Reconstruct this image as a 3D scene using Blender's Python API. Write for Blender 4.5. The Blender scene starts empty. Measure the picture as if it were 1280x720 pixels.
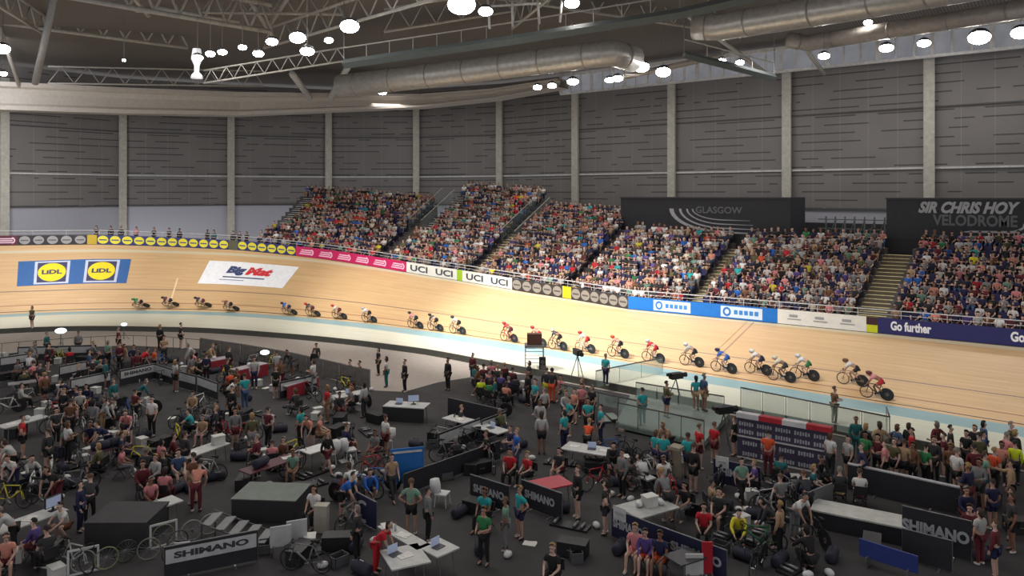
import bpy, bmesh, math, random
import numpy as np
from mathutils import Vector, Matrix, Euler

# ---------------------------------------------------------------- camera, world, lights, exposure
scene = bpy.context.scene
COL = scene.collection
F = 950.0                # focal length in pixels of a 1280 wide frame
CAMH = 10.7
YAW = math.radians(39.5)
HOR = 242.0              # pixel row of the horizon
CT, ST = math.cos(YAW), math.sin(YAW)
cam_data = bpy.data.cameras.new('camera')
cam = bpy.data.objects.new('camera', cam_data)
COL.objects.link(cam)
cam.location = (0, 0, CAMH)
cam.rotation_euler = (math.radians(90), 0, YAW)
cam_data.sensor_width = 36.0
cam_data.lens = 36.0 * F / 1280.0
cam_data.shift_y = -(360.0 - HOR) / 1280.0
cam_data.clip_start = 0.1
cam_data.clip_end = 500
scene.camera = cam
scene.view_settings.view_transform = 'Standard'
scene.view_settings.look = 'None'
scene.view_settings.exposure = 0.0
scene.view_settings.gamma = 1.0
scene.view_settings.use_curve_mapping = False

world = bpy.data.worlds.new('world')
scene.world = world
world.use_nodes = True
bg = world.node_tree.nodes['Background']
bg.inputs[0].default_value = (0.97, 0.97, 1.0, 1)
bg.inputs[1].default_value = 0.62

def spot(loc, target, power, size_deg, col=(1, 0.96, 0.9), radius=0.4, blend=0.8):
    d = bpy.data.lights.new('spot_beam', 'SPOT')
    d.energy = power; d.spot_size = math.radians(size_deg); d.spot_blend = blend
    d.color = col; d.shadow_soft_size = radius
    o = bpy.data.objects.new('spot_beam', d); COL.objects.link(o)
    o.location = loc
    v = Vector(target) - Vector(loc)
    o.rotation_euler = v.to_track_quat('-Z', 'Y').to_euler()
    return o

def area(loc, target, power, sx, sy, col=(1, 0.97, 0.93)):
    d = bpy.data.lights.new('fill_light', 'AREA')
    d.energy = power; d.shape = 'RECTANGLE'; d.size = sx; d.size_y = sy; d.color = col
    o = bpy.data.objects.new('fill_light', d); COL.objects.link(o)
    o.location = loc
    v = Vector(target) - Vector(loc)
    o.rotation_euler = v.to_track_quat('-Z', 'Y').to_euler()
    return o

# the oval of floodlights under the roof aims at the boards of the track
TRACK_SPOTS = [((-2, 30, 20.8), (0, 45, 1), 5200), ((-14, 31, 20.8), (-13, 45, 1), 8000),
               ((-26, 31, 20.8), (-24, 45, 1), 17000), ((-38, 30, 20.8), (-33, 45, 1), 50000),
               ((-47, 28, 20.8), (-47, 44, 2), 26000), ((-56, 24, 20.8), (-62, 40, 3), 12000),
               ((-62, 18, 20.8), (-74, 32, 3), 12000), ((-64, 8, 20.8), (-81, 22, 3), 12000),
               ((10, 30, 20.8), (13, 45, 1), 3600)]
for l_, t_, p_ in TRACK_SPOTS:
    spot(l_, t_, p_, 62, (1, 0.97, 0.92), 0.5, 1.0)
# added area fill to brighten infield, stands and left wall
area((-30, 22, 24.0), (-30, 22, 0), 4200, 60, 12)
area((-40, 58, 21.0), (-40, 57, 0), 1500, 60, 2)
area((-76, 22, 18.4), (-90, 26, 9), 1500, 2, 30, (0.95, 0.96, 1))

# ---------------------------------------------------------------- projection helpers (places on the real ground plane)
FLOOR = -0.32
def W(px, py, Z):
    X = (px - 640.0) / F * Z
    return Vector((X * CT - Z * ST, X * ST + Z * CT, CAMH + (HOR - py) * Z / F))
def G(px, py, h=FLOOR):
    Z = (CAMH - h) * F / (py - HOR)
    return W(px, py, Z)
def PX(v):
    X = v[0] * CT + v[1] * ST
    Z = -v[0] * ST + v[1] * CT
    return 640 + F * X / Z, HOR + F * (CAMH - v[2]) / Z, Z

# ---------------------------------------------------------------- materials
MATS = {}
def lin(c):
    return tuple((x / 255 / 12.92) if x / 255 <= 0.04045 else ((x / 255 + 0.055) / 1.055) ** 2.4 for x in c)
def M(name, c=(128, 128, 128), rough=0.6, metal=0.0, emit=0.0, noise=0.12, scale=3.0, alpha=1.0):
    if name in MATS: return MATS[name]
    m = bpy.data.materials.new(name); m.use_nodes = True
    nt = m.node_tree; b = nt.nodes['Principled BSDF']
    r, g, bl = lin(c)
    b.inputs['Roughness'].default_value = rough
    b.inputs['Metallic'].default_value = metal
    if noise:
        tc = nt.nodes.new('ShaderNodeTexCoord'); n = nt.nodes.new('ShaderNodeTexNoise')
        n.inputs['Scale'].default_value = scale
        nt.links.new(tc.outputs['Object'], n.inputs['Vector'])
        cr = nt.nodes.new('ShaderNodeValToRGB')
        cr.color_ramp.elements[0].position = 0.3; cr.color_ramp.elements[1].position = 0.7
        k0, k1 = 1 - noise, 1 + noise
        cr.color_ramp.elements[0].color = (r * k0, g * k0, bl * k0, 1)
        cr.color_ramp.elements[1].color = (min(1, r * k1), min(1, g * k1), min(1, bl * k1), 1)
        nt.links.new(n.outputs['Fac'], cr.inputs['Fac'])
        nt.links.new(cr.outputs['Color'], b.inputs['Base Color'])
    else:
        b.inputs['Base Color'].default_value = (r, g, bl, 1)
    if emit:
        b.inputs['Emission Color'].default_value = (r, g, bl, 1)
        b.inputs['Emission Strength'].default_value = emit
    if alpha < 1: b.inputs['Alpha'].default_value = alpha
    MATS[name] = m
    return m
def MO(name, rough=0.75):
    """cloth or paint whose colour is the object's own colour"""
    if name in MATS: return MATS[name]
    m = bpy.data.materials.new(name); m.use_nodes = True
    nt = m.node_tree; b = nt.nodes['Principled BSDF']
    oi = nt.nodes.new('ShaderNodeObjectInfo')
    n = nt.nodes.new('ShaderNodeTexNoise'); n.inputs['Scale'].default_value = 9
    tc = nt.nodes.new('ShaderNodeTexCoord'); nt.links.new(tc.outputs['Object'], n.inputs['Vector'])
    mr = nt.nodes.new('ShaderNodeMapRange'); mr.inputs[3].default_value = 0.8; mr.inputs[4].default_value = 1.15
    nt.links.new(n.outputs['Fac'], mr.inputs[0])
    mx = nt.nodes.new('ShaderNodeVectorMath'); mx.operation = 'SCALE'
    nt.links.new(oi.outputs['Color'], mx.inputs[0]); nt.links.new(mr.outputs[0], mx.inputs['Scale'])
    nt.links.new(mx.outputs[0], b.inputs['Base Color'])
    b.inputs['Roughness'].default_value = rough
    MATS[name] = m
    return m
def MATTR(name, rough=0.75):
    """cloth whose colour is stored per person on the mesh"""
    m = bpy.data.materials.new(name); m.use_nodes = True
    nt = m.node_tree; b = nt.nodes['Principled BSDF']
    a = nt.nodes.new('ShaderNodeAttribute'); a.attribute_name = 'col'
    nt.links.new(a.outputs['Color'], b.inputs['Base Color'])
    b.inputs['Roughness'].default_value = rough
    MATS[name] = m
    return m

# ---------------------------------------------------------------- objects
THINGS = []
def link(name, me, parent=None, loc=(0, 0, 0), rz=0.0, rot=None, color=None):
    o = bpy.data.objects.new(name, me)
    COL.objects.link(o)
    o.location = loc
    o.rotation_euler = rot if rot is not None else (0, 0, rz)
    if parent is not None: o.parent = parent
    if color is not None: o.color = (*lin(color), 1)
    return o
def thing(name, label, cat, loc=(0, 0, 0), rz=0.0, group=None, rot=None, me=None, color=None):
    o = link(name, me, None, loc, rz, rot, color)
    tag(o, label, cat, group)
    return o
def tag(o, label, cat, group=None):
    o['label'] = label; o['category'] = cat
    if group: o['group'] = group
    THINGS.append(o)
    return o
def struct(o):
    o['kind'] = 'structure'
    return o
def copy_thing(src, loc, rz=None, label=None, group=None, rot=None):
    r = src.copy(); COL.objects.link(r)
    r.location = loc
    if rz is not None: r.rotation_euler = (0, 0, rz)
    if rot is not None: r.rotation_euler = rot
    if label: r['label'] = label
    if group: r['group'] = group
    for ch in src.children:
        c = ch.copy(); COL.objects.link(c); c.parent = r
        for g in ch.children:
            d = g.copy(); COL.objects.link(d); d.parent = c
    THINGS.append(r)
    return r

class MB:
    def __init__(s): s.v = []; s.f = []; s.m = []; s.mi = 0; s.uv = {}
    def add(s, vs, fs):
        b = len(s.v); s.v += [tuple(x) for x in vs]
        s.f += [tuple(b + i for i in f) for f in fs]; s.m += [s.mi] * len(fs)
        return s
    def box(s, c, d, rz=0.0, taper=1.0):
        x, y, z = d[0] / 2, d[1] / 2, d[2] / 2
        ca, sa = math.cos(rz), math.sin(rz); vs = []
        for sz in (-1, 1):
            k = taper if sz > 0 else 1
            for sx, sy in ((-1, -1), (1, -1), (1, 1), (-1, 1)):
                px, py = sx * x * k, sy * y * k
                vs.append((c[0] + px * ca - py * sa, c[1] + px * sa + py * ca, c[2] + sz * z))
        return s.add(vs, [(3, 2, 1, 0), (4, 5, 6, 7), (0, 1, 5, 4), (1, 2, 6, 5), (2, 3, 7, 6), (3, 0, 4, 7)])
    def tube(s, pts, r, n=8, cap=True):
        pts = [Vector(p) for p in pts]; rr = r if isinstance(r, (list, tuple)) else [r] * len(pts)
        rings = []; prev = None
        for i, p in enumerate(pts):
            t = (pts[min(i + 1, len(pts) - 1)] - pts[max(i - 1, 0)]).normalized()
            if prev is None:
                a = Vector((0, 0, 1)) if abs(t.z) < 0.9 else Vector((1, 0, 0))
                u = t.cross(a).normalized()
            else:
                u = (prev - t * prev.dot(t)).normalized()
            prev = u; w = t.cross(u)
            rings.append([p + (u * math.cos(2 * math.pi * k / n) + w * math.sin(2 * math.pi * k / n)) * rr[i] for k in range(n)])
        vs = [q for ring in rings for q in ring]; fs = []
        for i in range(len(rings) - 1):
            for k in range(n):
                a = i * n + k; b = i * n + (k + 1) % n
                fs.append((a, b, b + n, a + n))
        if cap:
            fs.append(tuple(range(n))[::-1]); fs.append(tuple((len(rings) - 1) * n + k for k in range(n)))
        return s.add(vs, fs)
    def disc(s, c, axis, r, th, n=20, r0=0.0):
        a = Vector(axis).normalized()
        return s.tube([Vector(c) - a * th / 2, Vector(c) + a * th / 2], r, n)
    def torus(s, c, axis, R, r, n=24, k=6):
        a = Vector(axis).normalized()
        u = a.cross(Vector((0, 0, 1)) if abs(a.z) < 0.9 else Vector((1, 0, 0))).normalized(); w = a.cross(u)
        vs = []; fs = []
        for i in range(n):
            t = 2 * math.pi * i / n; d = u * math.cos(t) + w * math.sin(t)
            for j in range(k):
                q = 2 * math.pi * j / k
                vs.append(Vector(c) + d * (R + r * math.cos(q)) + a * r * math.sin(q))
        for i in range(n):
            for j in range(k):
                fs.append((i * k + j, ((i + 1) % n) * k + j, ((i + 1) % n) * k + (j + 1) % k, i * k + (j + 1) % k))
        return s.add(vs, fs)
    def sphere(s, c, r, n=8, sc=(1, 1, 1)):
        vs = [(c[0], c[1], c[2] + r * sc[2])]; fs = []
        for i in range(1, n // 2 + 1 - (0)):
            if i == n // 2: break
            th = math.pi * i / (n // 2)
            for k in range(n):
                ph = 2 * math.pi * k / n
                vs.append((c[0] + r * sc[0] * math.sin(th) * math.cos(ph), c[1] + r * sc[1] * math.sin(th) * math.sin(ph), c[2] + r * sc[2] * math.cos(th)))
        vs.append((c[0], c[1], c[2] - r * sc[2])); rows = n // 2 - 1
        for k in range(n): fs.append((0, 1 + k, 1 + (k + 1) % n))
        for i in range(rows - 1):
            for k in range(n):
                a = 1 + i * n + k; b = 1 + i * n + (k + 1) % n
                fs.append((a, a + n, b + n, b))
        for k in range(n): fs.append((len(vs) - 1, 1 + (rows - 1) * n + (k + 1) % n, 1 + (rows - 1) * n + k))
        return s.add(vs, fs)
    def mesh(s, name, mats, smooth=False):
        me = bpy.data.meshes.new(name)
        me.from_pydata(s.v, [], s.f)
        for m in (mats if isinstance(mats, (list, tuple)) else [mats]): me.materials.append(m)
        me.polygons.foreach_set('material_index', s.m)
        if smooth: me.polygons.foreach_set('use_smooth', [True] * len(s.f))
        me.update()
        return me
def fix_normals(me):
    bm = bmesh.new(); bm.from_mesh(me); bmesh.ops.recalc_face_normals(bm, faces=bm.faces); bm.to_mesh(me); bm.free()
    return me

_TXT = {}
def text2d(s, bold=0.02, shear=0.0):
    """letters of a string as flat triangles, x from 0 to 1 (full width), y from 0 to 1"""
    key = (s, bold, shear)
    if key in _TXT: return _TXT[key]
    c = bpy.data.curves.new('letters', 'FONT'); c.body = s; c.offset = bold; c.shear = shear; c.resolution_u = 3
    o = bpy.data.objects.new('letters', c); COL.objects.link(o)
    dg = bpy.context.evaluated_depsgraph_get()
    me = bpy.data.meshes.new_from_object(o.evaluated_get(dg))
    bm = bmesh.new(); bm.from_mesh(me); bmesh.ops.triangulate(bm, faces=bm.faces); bm.verts.ensure_lookup_table()
    vs = np.array([v.co[:2] for v in bm.verts]); fs = [tuple(v.index for v in f.verts) for f in bm.faces]
    bm.free(); bpy.data.objects.remove(o); bpy.data.curves.remove(c); bpy.data.meshes.remove(me)
    mn, mx = vs.min(0), vs.max(0); vs = (vs - mn) / (mx - mn)
    _TXT[key] = (vs, fs, (mx - mn)[0] / (mx - mn)[1])
    return _TXT[key]
def letters(s, fn, name, mat, parent, bold=0.02, shear=0.0, box=(0, 0, 1, 1)):
    """letters mapped through fn(u, v) -> point"""
    vs, fs, _ = text2d(s, bold, shear)
    me = bpy.data.meshes.new(name)
    me.from_pydata([tuple(fn(box[0] + (box[2] - box[0]) * a, box[1] + (box[3] - box[1]) * b)) for a, b in vs], [], fs)
    me.materials.append(mat); me.update()
    return link(name, me, parent)
def patch(fn, box, mb, nu=8, nv=2):
    vs = []; fs = []
    for j in range(nv + 1):
        for i in range(nu + 1):
            vs.append(fn(box[0] + (box[2] - box[0]) * i / nu, box[1] + (box[3] - box[1]) * j / nv))
    for j in range(nv):
        for i in range(nu):
            a = j * (nu + 1) + i; fs.append((a, a + 1, a + nu + 2, a + nu + 1))
    mb.add(vs, fs)
def ellipse(fn, c, rx, ry, mb, n=20, a0=0, a1=360, inner=0.0):
    vs = []; fs = []
    for i in range(n + 1):
        t = math.radians(a0 + (a1 - a0) * i / n)
        vs.append(fn(c[0] + rx * math.cos(t), c[1] + ry * math.sin(t)))
        vs.append(fn(c[0] + rx * inner * math.cos(t), c[1] + ry * inner * math.sin(t)))
    for i in range(n): fs.append((2 * i, 2 * i + 2, 2 * i + 3, 2 * i + 1))
    mb.add(vs, fs)

# ---------------------------------------------------------------- the oval: stations along the lower edge of the boards
def catmull(P, n=40):
    out = []
    P = [2 * np.array(P[0]) - np.array(P[1])] + [np.array(p) for p in P] + [2 * np.array(P[-1]) - np.array(P[-2])]
    for i in range(1, len(P) - 2):
        for k in range(n):
            t = k / n; p0, p1, p2, p3 = P[i - 1:i + 3]
            out.append(0.5 * (2 * p1 + (p2 - p0) * t + (2 * p0 - 5 * p1 + 4 * p2 - p3) * t * t + (3 * p1 - p0 - 3 * p2 + p3) * t ** 3))
    out.append(P[-2]); return np.array(out)
_c = catmull([(40, 39.5), (30, 41.5), (20, 41.8), (10, 41.8), (0, 41.8), (-10, 41.8), (-20, 41.8), (-30, 41.8), (-39, 41.7), (-50.5, 40.4), (-62.2, 37.1), (-71.9, 30.8), (-77.7, 23.1), (-80.9, 14), (-81.3, 4), (-79, -6)])
for _ in range(30): _c[1:-1] = (_c[:-2] + 2 * _c[1:-1] + _c[2:]) / 4
_d = np.concatenate([[0], np.cumsum(np.hypot(*np.diff(_c, axis=0).T))])
_s0 = np.interp(0, -_c[:, 0][_c[:, 0] > -30], _d[_c[:, 0] > -30])
_d = _d - _s0
SMIN, SMAX = -34.0, float(_d[-1]) - 1
def P2(s): return Vector((np.interp(s, _d, _c[:, 0]), np.interp(s, _d, _c[:, 1]), 0))
def T2(s): return (P2(s + 1.0) - P2(s - 1.0)).normalized()
def N2(s):
    t = T2(s); return Vector((t.y, -t.x, 0))
def rise(s): return float(np.interp(s, [-34, -15, 5, 29, 38, 48, 58, 66, 78, 90], [4.2, 3.0, 2.45, 2.15, 2.6, 3.4, 4.4, 5.1, 5.7, 5.8]))
def width(s): return float(np.interp(s, [0, 38, 50, 66, 78], [7.0, 7.0, 6.4, 5.9, 5.6]))
def TR(s, v, lift=0.0):
    n = N2(s); w, r = width(s), rise(s)
    up = Vector((-n.x * r, -n.y * r, w)).normalized()
    return P2(s) + n * (w * v) + Vector((0, 0, r * v)) + up * lift
def OUT(s, q, z=0.0):       # outwards from the top of the boards
    n = N2(s); return P2(s) + n * (width(s) + q) + Vector((0, 0, rise(s) + z))
def apron(s): return float(np.interp(s, [0, 38, 44, 66, 85], [5.4, 5.4, 5.9, 8.3, 8.9]))
def IN(s, q, z=0.0):
    n = N2(s); return P2(s) - n * q + Vector((0, 0, z))
def s_of_px(px, fn):
    lo, hi = SMIN + 6, SMAX - 12
    for _ in range(40):
        m = (lo + hi) / 2
        if PX(fn(m))[0] > px: lo = m
        else: hi = m
    return (lo + hi) / 2
def SV(px, py):
    """station and height on the boards seen at a pixel"""
    v = 0.5
    for _ in range(30):
        s = s_of_px(px, lambda q: TR(q, v))
        y0 = PX(TR(s, v))[1]; y1 = PX(TR(s, v + 0.01))[1]
        v += (py - y0) / ((y1 - y0) / 0.01) * 0.8
        v = max(-0.2, min(1.2, v))
    return s, v
# ================================================================ THE SETTING
def strip(name, mat, fa, fb, s0=SMIN, s1=SMAX, step=1.0, nv=1, uvw=None):
    """a band between two curves with UVs in metres"""
    n = int((s1 - s0) / step); vs = []; fs = []; uv = []
    for i in range(n + 1):
        s = s0 + (s1 - s0) * i / n; a, b = fa(s), fb(s)
        for j in range(nv + 1):
            vs.append(a.lerp(b, j / nv)); uv.append((s, (b - a).length * j / nv))
    for i in range(n):
        for j in range(nv):
            a = i * (nv + 1) + j; fs.append((a, a + 1, a + nv + 2, a + nv + 1))
    me = bpy.data.meshes.new(name); me.from_pydata(vs, [], fs); me.materials.append(mat)
    ul = me.uv_layers.new(name='m'); li = np.zeros(len(me.loops), int); me.loops.foreach_get('vertex_index', li)
    ul.data.foreach_set('uv', np.array(uv)[li].ravel()); me.update()
    return link(name, me)

def wood_mat(name, c, lines=(), rough=0.42, streak=0.16):
    m = bpy.data.materials.new(name); m.use_nodes = True; nt = m.node_tree; N = nt.nodes; L = nt.links
    b = N['Principled BSDF']; b.inputs['Roughness'].default_value = rough
    uv = N.new('ShaderNodeUVMap'); sep = N.new('ShaderNodeSeparateXYZ'); L.new(uv.outputs[0], sep.inputs[0])
    mp = N.new('ShaderNodeMapping'); mp.inputs['Scale'].default_value = (0.12, 5.0, 1); L.new(uv.outputs[0], mp.inputs[0])
    n1 = N.new('ShaderNodeTexNoise'); n1.inputs['Scale'].default_value = 2.2; n1.inputs['Detail'].default_value = 6; L.new(mp.outputs[0], n1.inputs['Vector'])
    br = N.new('ShaderNodeTexBrick'); br.inputs['Scale'].default_value = 1.0; br.inputs['Brick Width'].default_value = 5.0
    br.inputs['Row Height'].default_value = 0.16; br.inputs['Mortar Size'].default_value = 0.004; br.offset = 0.37
    br.inputs['Color1'].default_value = (1, 1, 1, 1); br.inputs['Color2'].default_value = (0.86, 0.84, 0.8, 1); br.inputs['Mortar'].default_value = (0.55, 0.5, 0.42, 1)
    L.new(uv.outputs[0], br.inputs['Vector'])
    cr = N.new('ShaderNodeValToRGB'); r, g, bl = lin(c)
    cr.color_ramp.elements[0].position = 0.3; cr.color_ramp.elements[1].position = 0.72
    cr.color_ramp.elements[0].color = (r * (1 - streak), g * (1 - streak * 1.15), bl * (1 - streak * 1.4), 1)
    cr.color_ramp.elements[1].color = (r * 1.05, g * 1.05, bl * 1.05, 1)
    L.new(n1.outputs['Fac'], cr.inputs['Fac'])
    mx = N.new('ShaderNodeMix'); mx.data_type = 'RGBA'; mx.blend_type = 'MULTIPLY'; mx.inputs[0].default_value = 0.6
    L.new(cr.outputs[0], mx.inputs[6]); L.new(br.outputs['Color'], mx.inputs[7])
    last = mx.outputs[2]
    for v0, v1, lc in lines:
        a = N.new('ShaderNodeMath'); a.operation = 'GREATER_THAN'; a.inputs[1].default_value = v0; L.new(sep.outputs[1], a.inputs[0])
        d = N.new('ShaderNodeMath'); d.operation = 'LESS_THAN'; d.inputs[1].default_value = v1; L.new(sep.outputs[1], d.inputs[0])
        e = N.new('ShaderNodeMath'); e.operation = 'MULTIPLY'; L.new(a.outputs[0], e.inputs[0]); L.new(d.outputs[0], e.inputs[1])
        q = N.new('ShaderNodeMix'); q.data_type = 'RGBA'; L.new(e.outputs[0], q.inputs[0]); L.new(last, q.inputs[6])
        q.inputs[7].default_value = (*lin(lc), 1); last = q.outputs[2]
    L.new(last, b.inputs['Base Color'])
    return m

TRACKM = wood_mat('pine_track_boards', (214, 178, 134),
                  [(0.18, 0.25, (60, 50, 45)), (0.86, 0.93, (150, 95, 75)), (2.45, 2.53, (120, 100, 95)), (7.05, 7.4, (205, 190, 160))])
o = struct(strip('floor_track', TRACKM, lambda s: TR(s, 0), lambda s: TR(s, 1), nv=6))
BLUE = wood_mat('pale_blue_painted_boards', (150, 184, 192), (), 0.45, 0.08)
WHITEB = wood_mat('white_painted_boards', (214, 216, 200), (), 0.42, 0.07)
struct(strip('floor_blue_band', BLUE, lambda s: P2(s) + Vector((0, 0, 0.0)), lambda s: IN(s, 1.75)))
struct(strip('floor_apron', WHITEB, lambda s: IN(s, 1.75), lambda s: IN(s, apron(s)), nv=2))
struct(strip('trim_1', M('dark_curb_paint', (62, 62, 56), 0.6), lambda s: IN(s, apron(s), 0.06), lambda s: IN(s, apron(s) + 0.05, FLOOR)))
struct(strip('trim_2', MATS['dark_curb_paint'], lambda s: IN(s, apron(s) - 0.12, 0.06), lambda s: IN(s, apron(s), 0.06)))

# infield: pale boards round the rim, dark carpet over the pits
def polyfloor(name, pts, mat, z):
    me = bpy.data.meshes.new(name); me.from_pydata([(p[0], p[1], z) for p in pts], [], [tuple(range(len(pts)))])
    me.materials.append(mat); me.update(); return struct(link(name, me))
rim = [IN(s, apron(s) + 0.04) for s in np.linspace(SMIN + 1, SMAX - 1, 60)]
polyfloor('floor', [(p.x, p.y) for p in rim] + [(-60, -8), (30, -2), (37, 20)], M('pale_grey_floor_boards', (166, 156, 148), 0.55, noise=0.08), FLOOR)
CARPET = M('dark_grey_carpet', (58, 56, 57), 0.9, noise=0.15, scale=1.2)
edge = [(-60, 452), (0, 443), (75, 435), (160, 432), (250, 436), (300, 446), (380, 464), (462, 488), (505, 490), (548, 478), (600, 470), (650, 468), (700, 470), (762, 484)]
pts = [G(a, b) for a, b in edge]
pts += [IN(s, apron(s) + 0.3) for s in (27, 22, 15, 8, 0, -8, -16)]
polyfloor('floor_carpet', [(p.x, p.y) for p in pts] + [(16, 6), (-30, 2), (-58, 0)], CARPET, FLOOR + 0.012)

# ---- outer walls: bays between the steel columns
COLS = [(21, 68), (10, 68), (-1.4, 68), (-12.8, 68), (-24.1, 68), (-35.4, 68), (-46.9, 68), (-57.7, 68.0), (-68.7, 65.0), (-77.5, 58.3), (-83.2, 48.4), (-87.7, 37.8), (-87.4, 26.2), (-86.5, 15), (-82, 4)]
def wall_mat():
    m = bpy.data.materials.new('grey_louvred_cladding'); m.use_nodes = True; nt = m.node_tree; N = nt.nodes; L = nt.links
    b = N['Principled BSDF']; b.inputs['Roughness'].default_value = 0.55
    uv = N.new('ShaderNodeUVMap'); sp = N.new('ShaderNodeSeparateXYZ'); L.new(uv.outputs[0], sp.inputs[0])
    def math_(op, a, bb=None):
        n = N.new('ShaderNodeMath'); n.operation = op
        for i, x in enumerate((a, bb)):
            if x is None: continue
            if isinstance(x, (int, float)): n.inputs[i].default_value = x
            else: L.new(x, n.inputs[i])
        return n.outputs[0]
    row = math_('FLOOR', math_('DIVIDE', sp.outputs[1], 0.72)); fr = math_('FRACT', math_('DIVIDE', sp.outputs[1], 0.72))
    slot = math_('LESS_THAN', fr, 0.15)
    cm = N.new('ShaderNodeCombineXYZ'); L.new(math_('MULTIPLY', sp.outputs[0], 0.32), cm.inputs[0]); L.new(math_('MULTIPLY', row, 7.3), cm.inputs[1])
    n1 = N.new('ShaderNodeTexNoise'); n1.inputs['Scale'].default_value = 1.0; n1.inputs['Detail'].default_value = 1; L.new(cm.outputs[0], n1.inputs['Vector'])
    keep = math_('GREATER_THAN', n1.outputs['Fac'], 0.47)
    upper = math_('GREATER_THAN', sp.outputs[1], 9.4)
    mask = math_('MULTIPLY', math_('MULTIPLY', slot, keep), upper)
    n2 = N.new('ShaderNodeTexNoise'); n2.inputs['Scale'].default_value = 0.25; L.new(uv.outputs[0], n2.inputs['Vector'])
    # sheet joints
    j = math_('LESS_THAN', math_('FRACT', math_('DIVIDE', sp.outputs[0], 2.26)), 0.025)
    cr = N.new('ShaderNodeValToRGB'); cr.color_ramp.elements[0].color = (*lin((112, 108, 106)), 1); cr.color_ramp.elements[1].color = (*lin((136, 132, 130)), 1)
    L.new(n2.outputs['Fac'], cr.inputs[0])
    low = N.new('ShaderNodeMix'); low.data_type = 'RGBA'; low.inputs[6].default_value = (*lin((172, 172, 182)), 1); L.new(upper, low.inputs[0]); L.new(cr.outputs[0], low.inputs[7])
    q = N.new('ShaderNodeMix'); q.data_type = 'RGBA'; L.new(math_('MULTIPLY', mask, 0.75), q.inputs[0]); L.new(low.outputs[2], q.inputs[6]); q.inputs[7].default_value = (*lin((40, 40, 42)), 1)
    q2 = N.new('ShaderNodeMix'); q2.data_type = 'RGBA'; L.new(math_('MULTIPLY', j, 0.3), q2.inputs[0]); L.new(q.outputs[2], q2.inputs[6]); q2.inputs[7].default_value = (*lin((165, 160, 155)), 1)
    L.new(q2.outputs[2], b.inputs['Base Color'])
    return m
WALLM = wall_mat()
def wallmesh(name, idx, z0, z1, mat, off=0.0):
    vs = []; fs = []; uv = []; u = 0
    for i in idx[:-1]:
        a, b = Vector((*COLS[i], 0)), Vector((*COLS[i + 1], 0)); L = (b - a).length
        n = Vector((-(b - a).y, (b - a).x, 0)).normalized() * off * -1
        k = len(vs); A, B = a + n, b + n
        vs += [(A.x, A.y, z0), (B.x, B.y, z0), (B.x, B.y, z1), (A.x, A.y, z1)]; uv += [(u, z0), (u + L, z0), (u + L, z1), (u, z1)]
        fs.append((k, k + 1, k + 2, k + 3)); u += L
    me = bpy.data.meshes.new(name); me.from_pydata(vs, [], fs); me.materials.append(mat)
    ul = me.uv_layers.new(name='m'); ul.data.foreach_set('uv', np.array(uv).ravel()); me.update()
    return struct(link(name, me))
wallmesh('wall_back', list(range(0, 8)), 0, 23.6, WALLM)
wallmesh('wall_left', list(range(7, 15)), 0, 23.6, WALLM)
STEEL = M('pale_painted_steel', (186, 182, 172), 0.45)
STEELD = M('dark_grey_steel', (80, 80, 80), 0.5)
for i, c in enumerate(COLS):
    a = COLS[max(0, i - 1)]; b = COLS[min(len(COLS) - 1, i + 1)]; ang = math.atan2(b[1] - a[1], b[0] - a[0])
    n = Vector((-math.sin(ang), math.cos(ang), 0)); n = n if n.dot(Vector((-c[0] - 30, 20 - c[1], 0))) > 0 else -n
    p = Vector((*c, 0)) + n * 0.3
    mb = MB(); mb.box((p.x, p.y, 11), (0.62, 0.42, 22.4), ang)
    mb.box((p.x + n.x * 0.22, p.y + n.y * 0.22, 11), (0.8, 0.05, 22.4), ang)
    struct(link('trim_column', mb.mesh('steel_column', STEEL)))
for zz, hh, mm in ((9.35, 0.14, STEELD), (12.75, 0.16, M('light_girt', (200, 200, 198), 0.4)), (17.6, 0.1, STEELD)):
    mb = MB()
    for i in range(len(COLS) - 1):
        a, b = Vector((*COLS[i], zz)), Vector((*COLS[i + 1], zz)); m_ = (a + b) / 2
        ang = math.atan2(b.y - a.y, b.x - a.x); n = Vector((-math.sin(ang), math.cos(ang), 0)); n = n if n.dot(Vector((-m_.x - 30, 20 - m_.y, 0))) > 0 else -n
        m_ = m_ + n * 0.1
        mb.box(m_, ((b - a).length - 0.7, 0.16, hh), ang)
    struct(link('trim_girt', mb.mesh('girt', mm)))

# ---- clerestory above the eaves on the far straight
GLASSW = M('clerestory_glass_glow', (120, 122, 128), 0.15, emit=0.7, noise=0.6, scale=0.5)  # emission paints the lamps' reflected light into the glass
mb = MB(); mb.box((-18, 66.6, 22.4), (60, 0.08, 1.9)); struct(link('window_1', mb.mesh('pane', GLASSW)))
mb = MB()
for k in range(46):
    mb.box((-48 + k * 1.32, 66.5, 22.4), (0.16 if k % 3 else 0.34, 0.12, 1.9))
mb.box((-18, 66.45, 21.4), (60, 0.3, 0.22)); mb.box((-18, 66.45, 23.4), (60, 0.3, 0.3))
struct(link('window_1_frame', mb.mesh('mullion', M('white_mullions', (225, 225, 225), 0.4))))
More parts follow.
